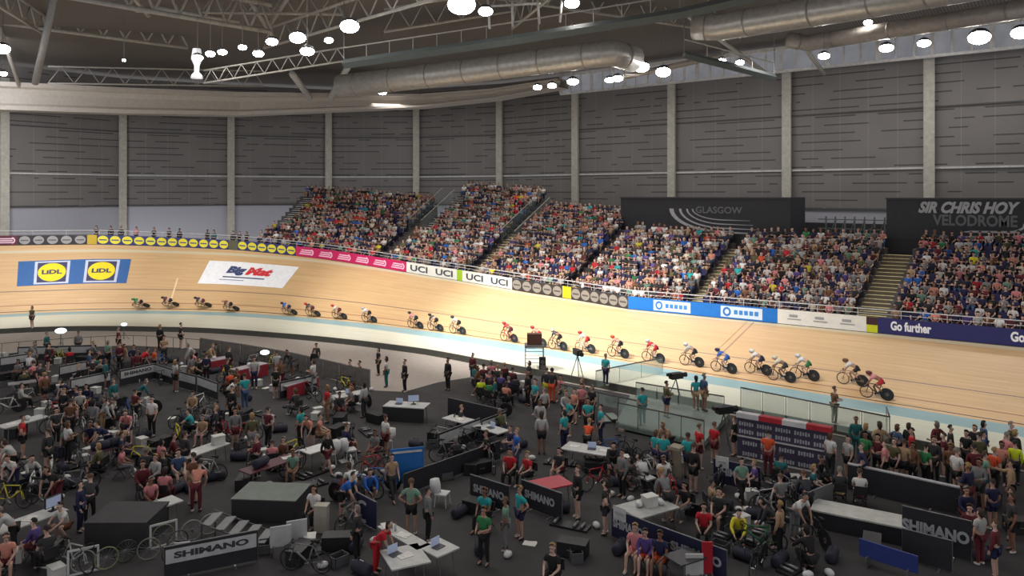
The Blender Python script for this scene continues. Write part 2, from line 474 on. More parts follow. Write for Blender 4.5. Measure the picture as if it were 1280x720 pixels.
# ---- roof deck
def roof_mat():
    m = bpy.data.materials.new('dark_profiled_roof_deck'); m.use_nodes = True; nt = m.node_tree; N = nt.nodes; L = nt.links
    b = N['Principled BSDF']; b.inputs['Roughness'].default_value = 0.6
    g = N.new('ShaderNodeNewGeometry'); w = N.new('ShaderNodeTexWave'); w.inputs['Scale'].default_value = 1.4; w.inputs['Distortion'].default_value = 0.4
    L.new(g.outputs['Position'], w.inputs['Vector']); cr = N.new('ShaderNodeValToRGB')
    cr.color_ramp.elements[0].color = (*lin((96, 90, 86)), 1); cr.color_ramp.elements[1].color = (*lin((132, 126, 120)), 1)
    L.new(w.outputs['Color'], cr.inputs[0]); L.new(cr.outputs[0], b.inputs['Base Color'])
    return m
ROOF = roof_mat()
vs = []; fs = []
cx, cy = -32, 18
for k, (f, z) in enumerate(((1.03, 23.6), (0.8, 25.6), (0.55, 27.2), (0.25, 28.2), (0.0, 28.5))):
    for c in COLS + [(-70, -10), (-30, -16), (20, -10), (30, 20)]:
        vs.append((cx + (c[0] - cx) * f, cy + (c[1] - cy) * f, z))
n = len(COLS) + 4
for k in range(4):
    for i in range(n):
        a = k * n + i; b = k * n + (i + 1) % n
        fs.append((a, b, b + n, a + n))
me = bpy.data.meshes.new('ceiling'); me.from_pydata(vs, [], fs); me.materials.append(ROOF); me.update()
struct(link('ceiling', me))
# ring beam round the bend
RING = [(-420, 74, 50, 2.6), (-240, 96, 60, 2.6), (-90, 112, 70, 2.6), (0, 121, 74, 2.7), (150, 127, 80, 2.7), (300, 131, 86, 2.6), (420, 129, 88, 2.0), (530, 127, 88, 1.5), (620, 119, 85, 1.15), (705, 105, 80, 0.9)]
mb = MB()
prev = None; sec = []
for px, py, Z, h in RING:
    c = W(px, py, Z)
    sec.append((c, h))
for i, (c, h) in enumerate(sec):
    t = (sec[min(i + 1, len(sec) - 1)][0] - sec[max(i - 1, 0)][0]); t.z = 0; t.normalize(); nn = Vector((-t.y, t.x, 0)); nn = nn if nn.dot(Vector((-40, 20, 0)) - Vector((c.x, c.y, 0))) > 0 else -nn
    prof = [(1.5, -0.5), (1.5, -0.34), (1.15, -0.25), (0.95, 0.1), (1.1, 0.28), (1.6, 0.34), (1.6, 0.5), (-1.2, 0.5), (-1.2, -0.5)]
    mb.v += [tuple(c + nn * a * 0.8 + Vector((0, 0, b * h))) for a, b in prof]
npf = 9
for i in range(len(sec) - 1):
    for k in range(npf):
        a = i * npf + k; b = i * npf + (k + 1) % npf
        mb.f.append((a, b, b + npf, a + npf)); mb.m.append(0)
struct(link('trim_ring_beam', fix_normals(mb.mesh('ring_beam', M('warm_grey_ring_beam', (200, 192, 182), 0.45, noise=0.05)))))

# ---- roof steel: trusses and struts (each one a thing)
def strut(pts, r, label, mat=None, name='roof_strut', cat='strut', group=None):
    P = [W(*p) for p in pts]; c = P[0]
    mb = MB(); mb.tube([p - c for p in P], r * 1.15, 8)
    return thing(name, label, cat, c, group=group, me=mb.mesh(name, mat or STEELR, True))
STEELR = M('grey_roof_steel', (182, 178, 170), 0.5)
WHITES = M('white_strut_paint', (215, 213, 208), 0.4)
strut([(70, -12, 58), (44, 104, 64)], 0.24, 'pale raking tube rising over the bend beside the outermost lamps', M('raking_tube', (165, 165, 165), 0.4))
strut([(365, 92, 78), (387, 122, 86)], 0.3, 'thick white strut leaning right above the ring beam', WHITES)
strut([(437, 80, 80), (413, 122, 86)], 0.3, 'thick white strut leaning left above the ring beam', WHITES)
def truss(a, b, depth, r, label, bays=9, group=None, mat=None):
    """chords and web bracing; a, b are (px, py, Z) of the lower chord"""
    A, B = W(*a), W(*b); up = Vector((0, 0, depth)); c = A.copy()
    t = thing('roof_truss', label, 'truss', c, group=group)
    for nm, off in (('bottom_chord', Vector()), ('top_chord', up)):
        mb = MB(); mb.tube([A - c + off, B - c + off], r, 8); link(nm, mb.mesh(nm, mat or STEELR, True), t)
    mb = MB()
    for k in range(bays):
        p = (A - c).lerp(B - c, k / bays); q = (A - c).lerp(B - c, (k + 0.5) / bays) + up; w = (A - c).lerp(B - c, (k + 1) / bays)
        mb.tube([p, q], r * 0.55, 6); mb.tube([q, w], r * 0.55, 6)
    link('bracing', mb.mesh('bracing', mat or STEELR, True), t)
    return t
truss((60, -8, 55), (340, 40, 62), 2.2, 0.2, 'heavy grey truss falling from the top edge towards the lamp cluster')
truss((-20, 26, 66), (235, 60, 74), 1.8, 0.17, 'lower grey truss passing over the ring beam of the bend')
truss((170, 14, 66), (430, 18, 62), 1.6, 0.13, 'thin level truss behind the brightest lamp')
truss((330, 60, 66), (560, -6, 44), 1.6, 0.12, 'steep truss climbing away beside the brightest lamp')
truss((620, -2, 62), (905, 40, 62), 2.0, 0.12, 'dark truss crossing behind the two silver ducts')
truss((60, 104, 72), (330, 108, 80), 1.6, 0.08, 'light walkway truss standing on the ring beam')
for i, (a, b) in enumerate((((-5, 20, 66), (24, 108, 74)), ((165, -6, 60), (186, 20, 64)), ((308, -6, 62), (340, 44, 66)), ((362, -6, 62), (338, 30, 66)), ((190, 8, 62), (300, 28, 64)), ((860, 20, 60), (958, 92, 64)), ((1000, 52, 60), (1030, 92, 64)))):
    strut([a, b], 0.16, 'slim grey brace in the roof steelwork', group='slim roof braces')
truss((255, 104, 60), (432, 76, 56), 1.0, 0.07, 'slim truss carrying the row of small lamps')
truss((-30, -10, 50), (60, 46, 66), 1.6, 0.12, 'truss in the corner above the outermost lamps', 5)
truss((480, 40, 60), (640, 14, 62), 1.8, 0.1, 'cross truss behind the brightest lamps', 5)
truss((640, 36, 62), (690, -4, 52), 1.6, 0.1, 'short truss rising beside the dark gantry', 4)
for k_, (a, b) in enumerate((((610, 0, 50), (612, 36, 50)), ((640, 2, 50), (641, 34, 50)), ((672, 0, 50), (674, 30, 50)), ((610, 8, 50), (676, 4, 50)), ((700, 28, 50), (702, 0, 50)))):
    strut([a, b], 0.07, 'thin pale upright of the lighting cage by the brightest lamp', WHITES, group='uprights of the lighting cage')
# lighting gantry: dark box truss sweeping over the infield side
LAMPH2 = M('hanger_steel', (128, 124, 120), 0.5)
def gantry(pts, h, label, mat):
    P = [W(*p) for p in pts]; c = P[0].copy(); t = thing('lighting_gantry', label, 'gantry', c)
    mb = MB(); mb.tube([p - c for p in P], h, 4); link('walkway_beam', mb.mesh('beam', mat), t)
    mb = MB(); up = Vector((0, 0, 1.15)); mb.tube([p - c + up for p in P], 0.05, 6)
    for a, b in zip(P[:-1], P[1:]):
        L = (b - a).length; n = max(2, int(L / 1.6))
        for k in range(n + 1):
            p = a.lerp(b, k / n) - c; mb.tube([p, p + up], 0.03, 4)
    link('handrail', mb.mesh('handrail', STEELR), t)
    for p in P[::2] if len(P) > 2 else P:
        mb = MB(); mb.tube([p - c, p - c + Vector((0, 0, 26.5 - p.z))], 0.04, 6); link('hanger', mb.mesh('hanger', LAMPH2), t)
    return t
gantry([(430, 80, 54), (640, 50, 50), (850, 17, 47), (960, -8, 45)], 0.34, 'dark sweeping lighting gantry under the roof', M('dark_gantry', (86, 94, 94), 0.55, noise=0.06))
gantry([(855, 68, 58), (968, 97, 60)], 0.3, 'short dark gantry in front of the clerestory windows', MATS['dark_gantry'])
# air ducts
def duct(pts, r, label, mat, seams=True, name='air_duct'):
    P = [W(*p) for p in pts]; c = P[0].copy(); t = thing(name, label, 'duct', c)
    mb = MB(); mb.tube([p - c for p in P], r, 20); link('casing', mb.mesh('duct', mat, True), t)
    mb = MB()
    for a, b in zip(P[:-1], P[1:]):
        L = (b - a).length; n = max(1, int(L / 3.2))
        for k in range(n): 
            p = a.lerp(b, (k + 0.5) / n) - c; mb.tube([p - (b - a).normalized() * 0.06, p + (b - a).normalized() * 0.06], r + 0.03, 20)
    link('seam_rings', mb.mesh('rings', MATS['duct_ring'], True), t)
    return t
M('duct_ring', (160, 156, 150), 0.4, 0.3)
DUCT = M('galvanised_duct', (190, 188, 184), 0.34, 0.35)
DUCTW = M('warm_grey_duct', (176, 168, 160), 0.4, 0.2)
duct([(425, 108, 70), (560, 92, 66), (700, 74, 62), (765, 66, 60), (792, 74, 62)], 1.05, 'large silver air duct over the middle of the stand', DUCT)
duct([(780, 96, 66), (900, 70, 66), (905, 62, 66)], 0.25, 'small grey pipe beside the elbow of the large silver duct', DUCTW)
duct([(868, 34, 58), (900, 34, 57), (1060, 8, 50), (1290, -34, 41)], 1.0, 'upper broad grey duct leaving at the top edge', DUCT)
duct([(985, 50, 60), (1010, 54, 60), (1150, 32, 54), (1300, 8, 49)], 0.62, 'lower slimmer grey duct above the clerestory windows', DUCTW)
# ---- floodlights
LAMP = M('floodlight_lens', (255, 250, 244), 0.3, emit=55.0, noise=0)
LAMPH = M('floodlight_housing', (70, 72, 74), 0.5)
def lamp(px, py, Z, r, label):
    c = W(px, py, Z); h = Vector((-c.x, -c.y, 0)).normalized() * (0.55 if r > .5 else 0.4); to = (h + Vector((0, 0, -1))).normalized()
    q = to.to_track_quat('Y', 'Z').to_euler()
    t = thing('floodlight', label, 'floodlight', c, group='floodlights under the roof')
    mb = MB(); mb.tube([(0, -r * 0.9, 0), (0, -r * 0.5, 0), (0, 0, 0)], [r * 0.4, r * 0.9, r * 1.08], 14); hs = link('housing', mb.mesh('housing', LAMPH, True), t, rot=q)
    mb = MB(); mb.tube([(0, 0.0, 0), (0, 0.06, 0), (0, r * 0.35, 0)], [r, r * 0.96, r * 0.5], 14); link('lens', mb.mesh('lens', LAMP, True), hs)
    rr = max(abs(c.x + 32) / 56, abs(c.y - 18) / 50); top = float(np.interp(rr, [0, .25, .55, .8, 1.03], [28.5, 28.2, 27.2, 25.6, 23.7]))
    mb = MB(); mb.tube([(0, 0, r * .5), (0, 0, max(1.0, top - c.z))], 0.018, 6); link('hanger', mb.mesh('hanger', LAMPH2), t)
LAMPS = [(3, 61, 60, .55), (4, 92, 62, .3), (155, 75, 60, .12), (247, 72, 58, .4), (263, 67, 57, .34), (278, 65, 57, .34), (303, 59, 55, .3), (323, 67, 55, .38), (340, 52, 54, .42), (372, 47, 52, .55), (384, 64, 49, .45), (411, 50, 52, .3), (437, 33, 50, .62), (478, 115, 72, .42), (577, 6, 46, .85), (607, 14, 47, .45), (715, 4, 50, .5), (802, 84, 62, .62), (829, 90, 64, .62), (772, 98, 64, .45), (762, 100, 65, .4), (716, 102, 67, .5), (690, 107, 68, .4), (672, 109, 69, .4), (902, 76, 62, .34), (925, 78, 62, .34), (1030, 70, 58, .42), (1085, 28, 56, .3), (1108, 60, 57, .5), (1155, 54, 56, .45), (1224, 47, 54, .72), (1276, 41, 52, .6)]
LN = ['outermost lamp above the bend', 'low lamp beside the raking tube', 'tiny lamp alone above the bend', 'lamp at the tall white stand', 'first of two square lamps', 'second of two square lamps', 'small lamp beyond the square pair', 'lower lamp of the cluster', 'upper lamp of the cluster', 'large twin lamp, upper head', 'large twin lamp, lower head', 'small lamp beyond the twin head', 'big single lamp on the steep truss', 'lamp hanging under the ring beam', 'largest and brightest lamp at the top edge', 'smaller lamp beside the brightest one', 'lamp on the dark crossing truss', 'first lamp of the bright pair by the duct elbow', 'second lamp of the bright pair by the duct elbow', 'dim lamp under the bright pair', 'dimmer twin under the bright pair', 'lamp at the end of the ring beam', 'flat lamp lying along the ring beam', 'last flat lamp on the ring beam', 'first small lamp on the short gantry', 'second small lamp on the short gantry', 'lamp at a clerestory post', 'small lamp under the upper duct', 'lamp in the clerestory between two posts', 'square lamp in the clerestory', 'big lamp near the end of the clerestory', 'farthest lamp along the clerestory, cut by the edge']
for (a, b, c_, r), l in zip(LAMPS, LN): lamp(a, b, c_, r, 'glowing floodlight, ' + l)
# the tall white lit fitting at the lamp row
c = W(246, 98, 59); mb = MB(); mb.tube([(0, 0, 0), (0, 0, .25), (0, 0, .5), (0, 0, 1.0), (0, 0, 1.5), (0, 0, 2.3)], [.45, .4, .18, .2, .42, .3], 12)
thing('lamp_stand', 'tall white hourglass fitting under the square floodlights', 'lamp fitting', c, me=mb.mesh('lamp_stand', M('white_lit_plastic', (235, 235, 240), 0.4, emit=0.5), True))
# ================================================================ PEOPLE BUILDERS
def skin(P, chains, root, sub=1):
    """a continuous skin grown over joints. P: name -> (x, y, z, radius)"""
    names = [n for n in P]; idx = {n: i for i, n in enumerate(names)}
    ed = set()
    for ch in chains:
        for a, b in zip(ch[:-1], ch[1:]): ed.add((min(idx[a], idx[b]), max(idx[a], idx[b])))
    used = sorted({i for e in ed for i in e}); re = {u: k for k, u in enumerate(used)}
    me = bpy.data.meshes.new('sk'); me.from_pydata([P[names[u]][:3] for u in used], [(re[a], re[b]) for a, b in ed], [])
    o = bpy.data.objects.new('sk', me); COL.objects.link(o)
    m = o.modifiers.new('s', 'SKIN'); m.use_smooth_shade = True; m.branch_smoothing = 0.3
    sv = me.skin_vertices[0].data
    for k, u in enumerate(used):
        r = P[names[u]][3]; sv[k].radius = (r, r) if not isinstance(r, tuple) else r
        sv[k].use_root = (names[u] == root)
    if sub:
        q = o.modifiers.new('d', 'SUBSURF'); q.levels = sub; q.render_levels = sub
    dg = bpy.context.evaluated_depsgraph_get(); dg.update()
    out = bpy.data.meshes.new_from_object(o.evaluated_get(dg))
    bpy.data.objects.remove(o); bpy.data.meshes.remove(me)
    return out
def to_mb(me, mb, mi=0):
    mb.mi = mi; mb.add([v.co[:] for v in me.vertices], [tuple(p.vertices) for p in me.polygons]); return mb
def grow(P, names, k, extra=0.0):
    return {n: (P[n][0], P[n][1], P[n][2], P[n][3] * k + extra) for n in names}
def mid(a, b, t=0.5, r=None):
    return tuple(a[i] + (b[i] - a[i]) * t for i in range(3)) + ((r if r is not None else a[3] + (b[3] - a[3]) * t),)

def skeleton(pose):
    """joints of a 1.75 m figure facing +Y"""
    P = {}
    hipz = 0.94; lean = 0.0; fwd = 0.0
    if pose in ('seated', 'seated_low', 'cheer'): hipz = 0.50
    if pose == 'crouch': hipz = 0.45; lean = 0.35
    if pose == 'bend': lean = 0.75
    if pose == 'seated': lean = 0.12
    P['pelvis'] = (0, 0, hipz, 0.135)
    def up(h, side=0.0, r=0.1, dy=0.0):
        return (side, math.sin(lean) * h + dy * math.cos(lean), hipz + math.cos(lean) * h - dy * math.sin(lean), r)
    P['waist'] = up(0.17, 0, 0.118); P['chest'] = up(0.36, 0, 0.138); P['neck0'] = up(0.49, 0, 0.085)
    P['neck'] = up(0.555, 0, 0.052)
    lean *= 0.6; 
    bx = P['neck']; hl = math.sin(lean * 0.5)
    def hd(h, side=0, r=.1, dy=0): return (bx[0] + side, bx[1] + hl * h + dy, bx[2] + h, r)
    P['jaw'] = hd(0.075, 0, 0.07, 0.025); P['skull'] = hd(0.16, 0, 0.092, 0.01); P['crown'] = hd(0.215, 0, 0.06, 0.0)
    P['nose'] = hd(0.105, 0, 0.013, 0.125)
    P['ear_l'] = hd(0.12, -0.09, 0.014, -0.005); P['ear_r'] = hd(0.12, 0.09, 0.014, -0.005)
    lean /= 0.6
    arms = {'stand': ((0.06, -0.29, 0.0), (0.02, -0.53, 0.08)), 'walk': ((0.05, -0.28, 0.06), (0.0, -0.46, 0.24)),
            'hips': ((0.2, -0.22, -0.1), (0.0, -0.43, 0.04)), 'hold': ((0.05, -0.27, 0.02), (-0.06, -0.27, 0.27)),
            'point': ((0.04, -0.12, 0.24), (-0.02, -0.06, 0.5)), 'seated': ((0.05, -0.26, 0.07), (-0.05, -0.36, 0.3)),
            'seated_low': ((0.08, -0.25, 0.1), (-0.07, -0.2, 0.33)), 'cheer': ((0.12, -0.08, 0.24), (0.1, 0.16, 0.36)),
            'crouch': ((0.06, -0.2, 0.2), (-0.04, -0.35, 0.42)), 'bend': ((0.05, -0.28, 0.1), (-0.02, -0.5, 0.2)),
            'camera': ((0.1, -0.2, 0.18), (-0.1, 0.06, 0.3))}[pose]
    for sd, k in (('l', -1), ('r', 1)):
        sh = up(0.45, 0.175 * k, 0.062); P['sho_' + sd] = sh
        e, w = arms
        if pose in ('walk',) and k > 0: e, w = (0.05, -0.28, -0.1), (0.02, -0.52, -0.12)
        if pose == 'point' and k < 0: e, w = (0.06, -0.29, 0.0), (0.02, -0.53, 0.08)
        P['elb_' + sd] = (sh[0] + e[0] * k, sh[1] + e[2], sh[2] + e[1], 0.043)
        P['wri_' + sd] = (sh[0] + w[0] * k, sh[1] + w[2], sh[2] + w[1], 0.028)
        d = (Vector(P['wri_' + sd][:3]) - Vector(P['elb_' + sd][:3])).normalized(); q = Vector(P['wri_' + sd][:3])
        side = Vector((-k, 0, 0)); side = (side - d * side.dot(d)).normalized(); nrm = d.cross(side)
        c = q + d * 0.06; P['palm_' + sd] = (*c, 0.034)
        inw = Vector((-k, 0.2, -0.2)).normalized()
        ax = d.cross(inw).normalized()
        for fi, (off, ln) in enumerate(((-0.03, 0.065), (-0.01, 0.078), (0.011, 0.072), (0.03, 0.056))):
            b = c + ax * off + d * 0.035
            P['f%d_%s' % (fi, sd)] = (*b, 0.0105)
            P['g%d_%s' % (fi, sd)] = (*(b + d * ln * 0.55 + inw * 0.008), 0.0095)
            P['h%d_%s' % (fi, sd)] = (*(b + d * ln * 0.85 + inw * 0.03), 0.008)
        P['t0_' + sd] = (*(q + d * 0.03 - ax * 0.035), 0.013); P['t1_' + sd] = (*(q + d * 0.075 - ax * 0.055 + inw * 0.02), 0.0095)
        hx = 0.09 * k
        P['hip_' + sd] = (hx, 0, hipz - 0.05, 0.098)
        if pose in ('seated', 'seated_low', 'cheer'):
            P['kne_' + sd] = (hx * 1.5, 0.44, hipz + 0.0, 0.06); P['ank_' + sd] = (hx * 1.4, 0.46 + (0.06 * k if pose == 'seated' else 0), 0.09, 0.04)
        elif pose == 'crouch':
            P['kne_' + sd] = (hx * 2, 0.38, 0.52, 0.06); P['ank_' + sd] = (hx * 1.6, 0.1, 0.09, 0.04)
        elif pose == 'walk':
            P['kne_' + sd] = (hx, 0.14 * k + 0.06, 0.5, 0.06); P['ank_' + sd] = (hx, 0.3 * k - (0.05 if k < 0 else 0), 0.1, 0.04)
        else:
            sp = 1.35 if pose != 'stand' else 1.1
            P['kne_' + sd] = (hx * sp, 0.02, 0.5, 0.06); P['ank_' + sd] = (hx * sp, -0.02, 0.09, 0.04)
        a = P['ank_' + sd]
        P['calf_' + sd] = mid(P['kne_' + sd], a, 0.35, 0.056)
        P['heel_' + sd] = (a[0], a[1] - 0.03, 0.045, 0.034); P['toe_' + sd] = (a[0] + 0.012 * k, a[1] + 0.15, 0.035, 0.032)
    return P
BODY = [('pelvis', 'waist', 'chest', 'neck0', 'neck', 'jaw', 'skull', 'crown'), ('jaw', 'nose'), ('skull', 'ear_l'), ('skull', 'ear_r')]
for _s in 'lr':
    BODY += [('chest', 'sho_' + _s, 'elb_' + _s, 'wri_' + _s, 'palm_' + _s), ('pelvis', 'hip_' + _s, 'kne_' + _s, 'calf_' + _s, 'ank_' + _s, 'toe_' + _s)]
HANDS = []
for _s in 'lr':
    HANDS += [('palm_' + _s, 'f%d_%s' % (i, _s), 'g%d_%s' % (i, _s), 'h%d_%s' % (i, _s)) for i in range(4)] + [('wri_' + _s, 't0_' + _s, 't1_' + _s)]
SKINM = MO('skin_tone', 0.6); CLOTH = MO('dyed_cloth', 0.85); HAIRM = MO('hair_strands', 0.7); SHOEM = MO('shoe_upper', 0.6)
EYEM = M('dark_eyes', (25, 20, 20), 0.3, noise=0)
def hair_mesh(P, long=False):
    s = P['skull']; mb = MB(); bm = bmesh.new(); bmesh.ops.create_icosphere(bm, subdivisions=2, radius=0.108)
    for v in bm.verts:
        v.co.z = v.co.z * 1.12 + 0.012; v.co.y *= 1.08
        if long and v.co.y < 0.0 and v.co.z < 0: v.co.z *= 2.1; v.co.y -= 0.02
    geom = [v for v in bm.verts if v.co.y > 0.015 + v.co.z * 0.9 and v.co.y > 0.02 and v.co.z < 0.085 or (v.co.z < -0.05 and not long)]
    bmesh.ops.delete(bm, geom=geom, context='VERTS')
    bmesh.ops.translate(bm, verts=bm.verts, vec=(s[0], s[1] - 0.005, s[2] + 0.0))
    me = bpy.data.meshes.new('hair'); bm.to_mesh(me); bm.free(); me.materials.append(HAIRM)
    me.polygons.foreach_set('use_smooth', [True] * len(me.polygons)); return me
POSE = {}
def get_pose(pose):
    if pose in POSE: return POSE[pose]
    P = skeleton(pose)
    b = skin(P, BODY + HANDS, 'pelvis', 1); mb = MB(); to_mb(b, mb); bpy.data.meshes.remove(b)
    j = P['jaw']; sk = P['skull']
    for k in (-1, 1): mb.mi = 1; mb.sphere((sk[0] + 0.036 * k, sk[1] + 0.086, sk[2] - 0.03), 0.014, 6)
    mb.mi = 2; mb.sphere((j[0], j[1] + 0.068, j[2] - 0.01), 0.02, 6, (1.2, 0.5, 0.35))
    body = mb.mesh('body', [SKINM, EYEM, M('lips', (150, 80, 75), 0.5, noise=0)], True)
    r = {}
    def garment(name, Q, chains, root, mat):
        g = skin(Q, chains, root, 1); g.name = name; g.materials.clear(); g.materials.append(mat)
        g.polygons.foreach_set('use_smooth', [True] * len(g.polygons)); return g
    Q = dict(P)
    for s in 'lr': Q['slv_' + s] = mid(P['sho_' + s], P['elb_' + s], 0.62, 0.058)
    Q['hem'] = mid(P['pelvis'], P['waist'], 0.1, 0.15)
    Q = {n: (q[0], q[1], q[2], q[3] + 0.018) for n, q in Q.items()}
    sh = [('hem', 'waist', 'chest', 'neck0')] + [('chest', 'sho_' + s, 'slv_' + s) for s in 'lr']
    r['tshirt'] = garment('tshirt', Q, sh, 'hem', CLOTH)
    r['jacket'] = garment('jacket', Q, [sh[0]] + [('chest', 'sho_' + s, 'elb_' + s, 'wri_' + s) for s in 'lr'], 'hem', CLOTH)
    Q2 = dict(P)
    for s in 'lr': Q2['cuf_' + s] = mid(P['hip_' + s], P['kne_' + s], 0.75, 0.083)
    Q2 = {n: (q[0], q[1], q[2], q[3] + 0.012) for n, q in Q2.items()}
    r['shorts'] = garment('shorts', Q2, [('pelvis', 'hip_' + s, 'cuf_' + s) for s in 'lr'], 'pelvis', CLOTH)
    r['trousers'] = garment('trousers', Q2, [('pelvis', 'hip_' + s, 'kne_' + s, 'calf_' + s, 'ank_' + s) for s in 'lr'], 'pelvis', CLOTH)
    shoes = []
    for s in 'lr':
        Q3 = {n: (*P[n][:3], P[n][3] + 0.012) for n in P}
        g = skin(Q3, [('ank_' + s, 'heel_' + s, 'toe_' + s)], 'ank_' + s, 1); g.materials.clear(); g.materials.append(SHOEM)
        for v in g.vertices:
            if v.co.z < 0.0: v.co.z = 0.0
        g.polygons.foreach_set('use_smooth', [True] * len(g.polygons)); shoes.append(g)
    r['shoes'] = shoes; r['body'] = body; r['P'] = P
    r['hair'] = hair_mesh(P); r['long_hair'] = hair_mesh(P, True)
    hb = MB(); s = P['skull']; hb.sphere((s[0], s[1] + 0.005, s[2] + 0.035), 0.118, 10, (1, 1.1, 0.75)); hb.box((s[0], s[1] + 0.13, s[2] + 0.02), (0.15, 0.12, 0.015))
    r['cap'] = hb.mesh('cap', CLOTH, True)
    POSE[pose] = r
    return r
C = dict(black=(28, 28, 30), charcoal=(52, 52, 56), grey=(120, 120, 122), pale=(176, 176, 174), white=(214, 212, 210), teal=(38, 158, 162), darkteal=(30, 100, 104),
         navy=(34, 36, 72), blue=(36, 96, 178), red=(186, 30, 42), orange=(212, 82, 44), green=(46, 122, 74), sage=(112, 150, 132), maroon=(98, 34, 44),
         pink=(208, 130, 134), salmon=(206, 138, 118), yellow=(214, 200, 50), hivis=(206, 222, 40), brown=(110, 74, 52), olive=(88, 86, 56), purple=(84, 66, 130),
         tan=(170, 140, 110), cream=(205, 196, 176), denim=(58, 82, 118), skin=(196, 146, 122))
CN = dict(pale='pale grey', darkteal='dark teal', hivis='fluorescent yellow', sage='grey-green', tan='tan', denim='denim blue', cream='cream')
SKINS = [(196, 158, 142), (182, 142, 124), (208, 172, 156), (140, 102, 84), (200, 164, 148)]
HAIRS = [(44, 32, 26), (24, 20, 18), (90, 62, 40), (150, 118, 76), (120, 112, 106), (66, 46, 34)]
PW = {'stand': 'standing', 'walk': 'walking', 'hips': 'standing hands on hips', 'hold': 'standing holding a phone', 'point': 'pointing ahead', 'seated': 'sitting',
      'seated_low': 'sitting', 'crouch': 'crouching', 'bend': 'bending down', 'camera': 'filming', 'cheer': 'cheering'}
rngp = random.Random(5)
PEOPLE = []
def person(px, py, pose='stand', top='black', bot='black', at='in the pits', face=None, h=None, legs=None, cap=None, long=None, hair=None, z=FLOOR + 0.012, chair=True, word=None, loc=None):
    c = loc if loc is not None else G(px, py, z); r = get_pose(pose)
    face = rngp.uniform(0, 360) if face is None else face
    legs = legs or rngp.choice(['shorts', 'trousers'])
    sc = (h or rngp.uniform(1.64, 1.84)) / 1.75
    tn = CN.get(top, top); bn = CN.get(bot, bot); pw = word or PW[pose]
    lab = f"person in {tn} top, {bn} {legs}, {pw} {at}"
    if len(lab.replace('-', ' ').split()) > 13: lab = f"person in {tn} top, {bn} {legs}, {at}"
    if len(lab.replace('-', ' ').split()) > 13: lab = f"person in {tn} top {at}"
    sk = rngp.choice(SKINS)
    o = thing('person', lab, 'person', c, math.radians(face)); o.scale = (sc, sc, sc)
    link('body', r['body'], o, color=sk)
    jac = 'tshirt' if (top in ('teal', 'white', 'sage', 'pink', 'salmon', 'red', 'orange', 'green') or rngp.random() < 0.4) else 'jacket'
    link('tshirt' if jac == 'tshirt' else 'jacket', r[jac], o, color=C[top])
    link(legs, r[legs], o, color=C[bot])
    for s in r['shoes']: link('shoe', s, o, color=rngp.choice([C['black'], C['white'], C['charcoal']]))
    lg = rngp.random() < 0.35 if long is None else long
    if cap: link('cap', r['cap'], o, color=C[cap])
    else: link('hair', r['long_hair'] if lg else r['hair'], o, color=hair or rngp.choice(HAIRS))
    if pose == 'hold':
        mb = MB(); mb.box((0, 0, 0), (0.08, 0.014, 0.16)); m = mb.mesh('phone', M('phone_black', (20, 20, 24), 0.3))
    PEOPLE.append(o)
    if pose in ('seated', 'seated_low') and chair:
        folding_chair(c, math.radians(face), at)
    return o
CHAIR = []
def folding_chair(c, rz, at='in the pits', label=None):
    lab = label or ('black folding chair ' + at)
    if CHAIR: return copy_thing(CHAIR[0], c, rz, lab)
    t = thing('folding_chair', lab, 'chair', c, rz)
    m = M('chair_black_plastic', (34, 34, 38), 0.5)
    mb = MB(); mb.box((0, 0.0, 0.37), (0.42, 0.40, 0.03)); link('seat', mb.mesh('seat', m), t)
    mb = MB(); mb.box((0, -0.25, 0.66), (0.42, 0.03, 0.3)); link('backrest', mb.mesh('back', m), t)
    for k in (-1, 1):
        mb = MB(); mb.tube([(0.2 * k, 0.22, 0.0), (0.2 * k, -0.25, 0.8)], 0.013, 6); link('leg', mb.mesh('leg', m), t)
        mb = MB(); mb.tube([(0.19 * k, -0.25, 0.0), (0.19 * k, 0.17, 0.38)], 0.013, 6); link('leg', mb.mesh('leg', m), t)
    CHAIR.append(t); return t

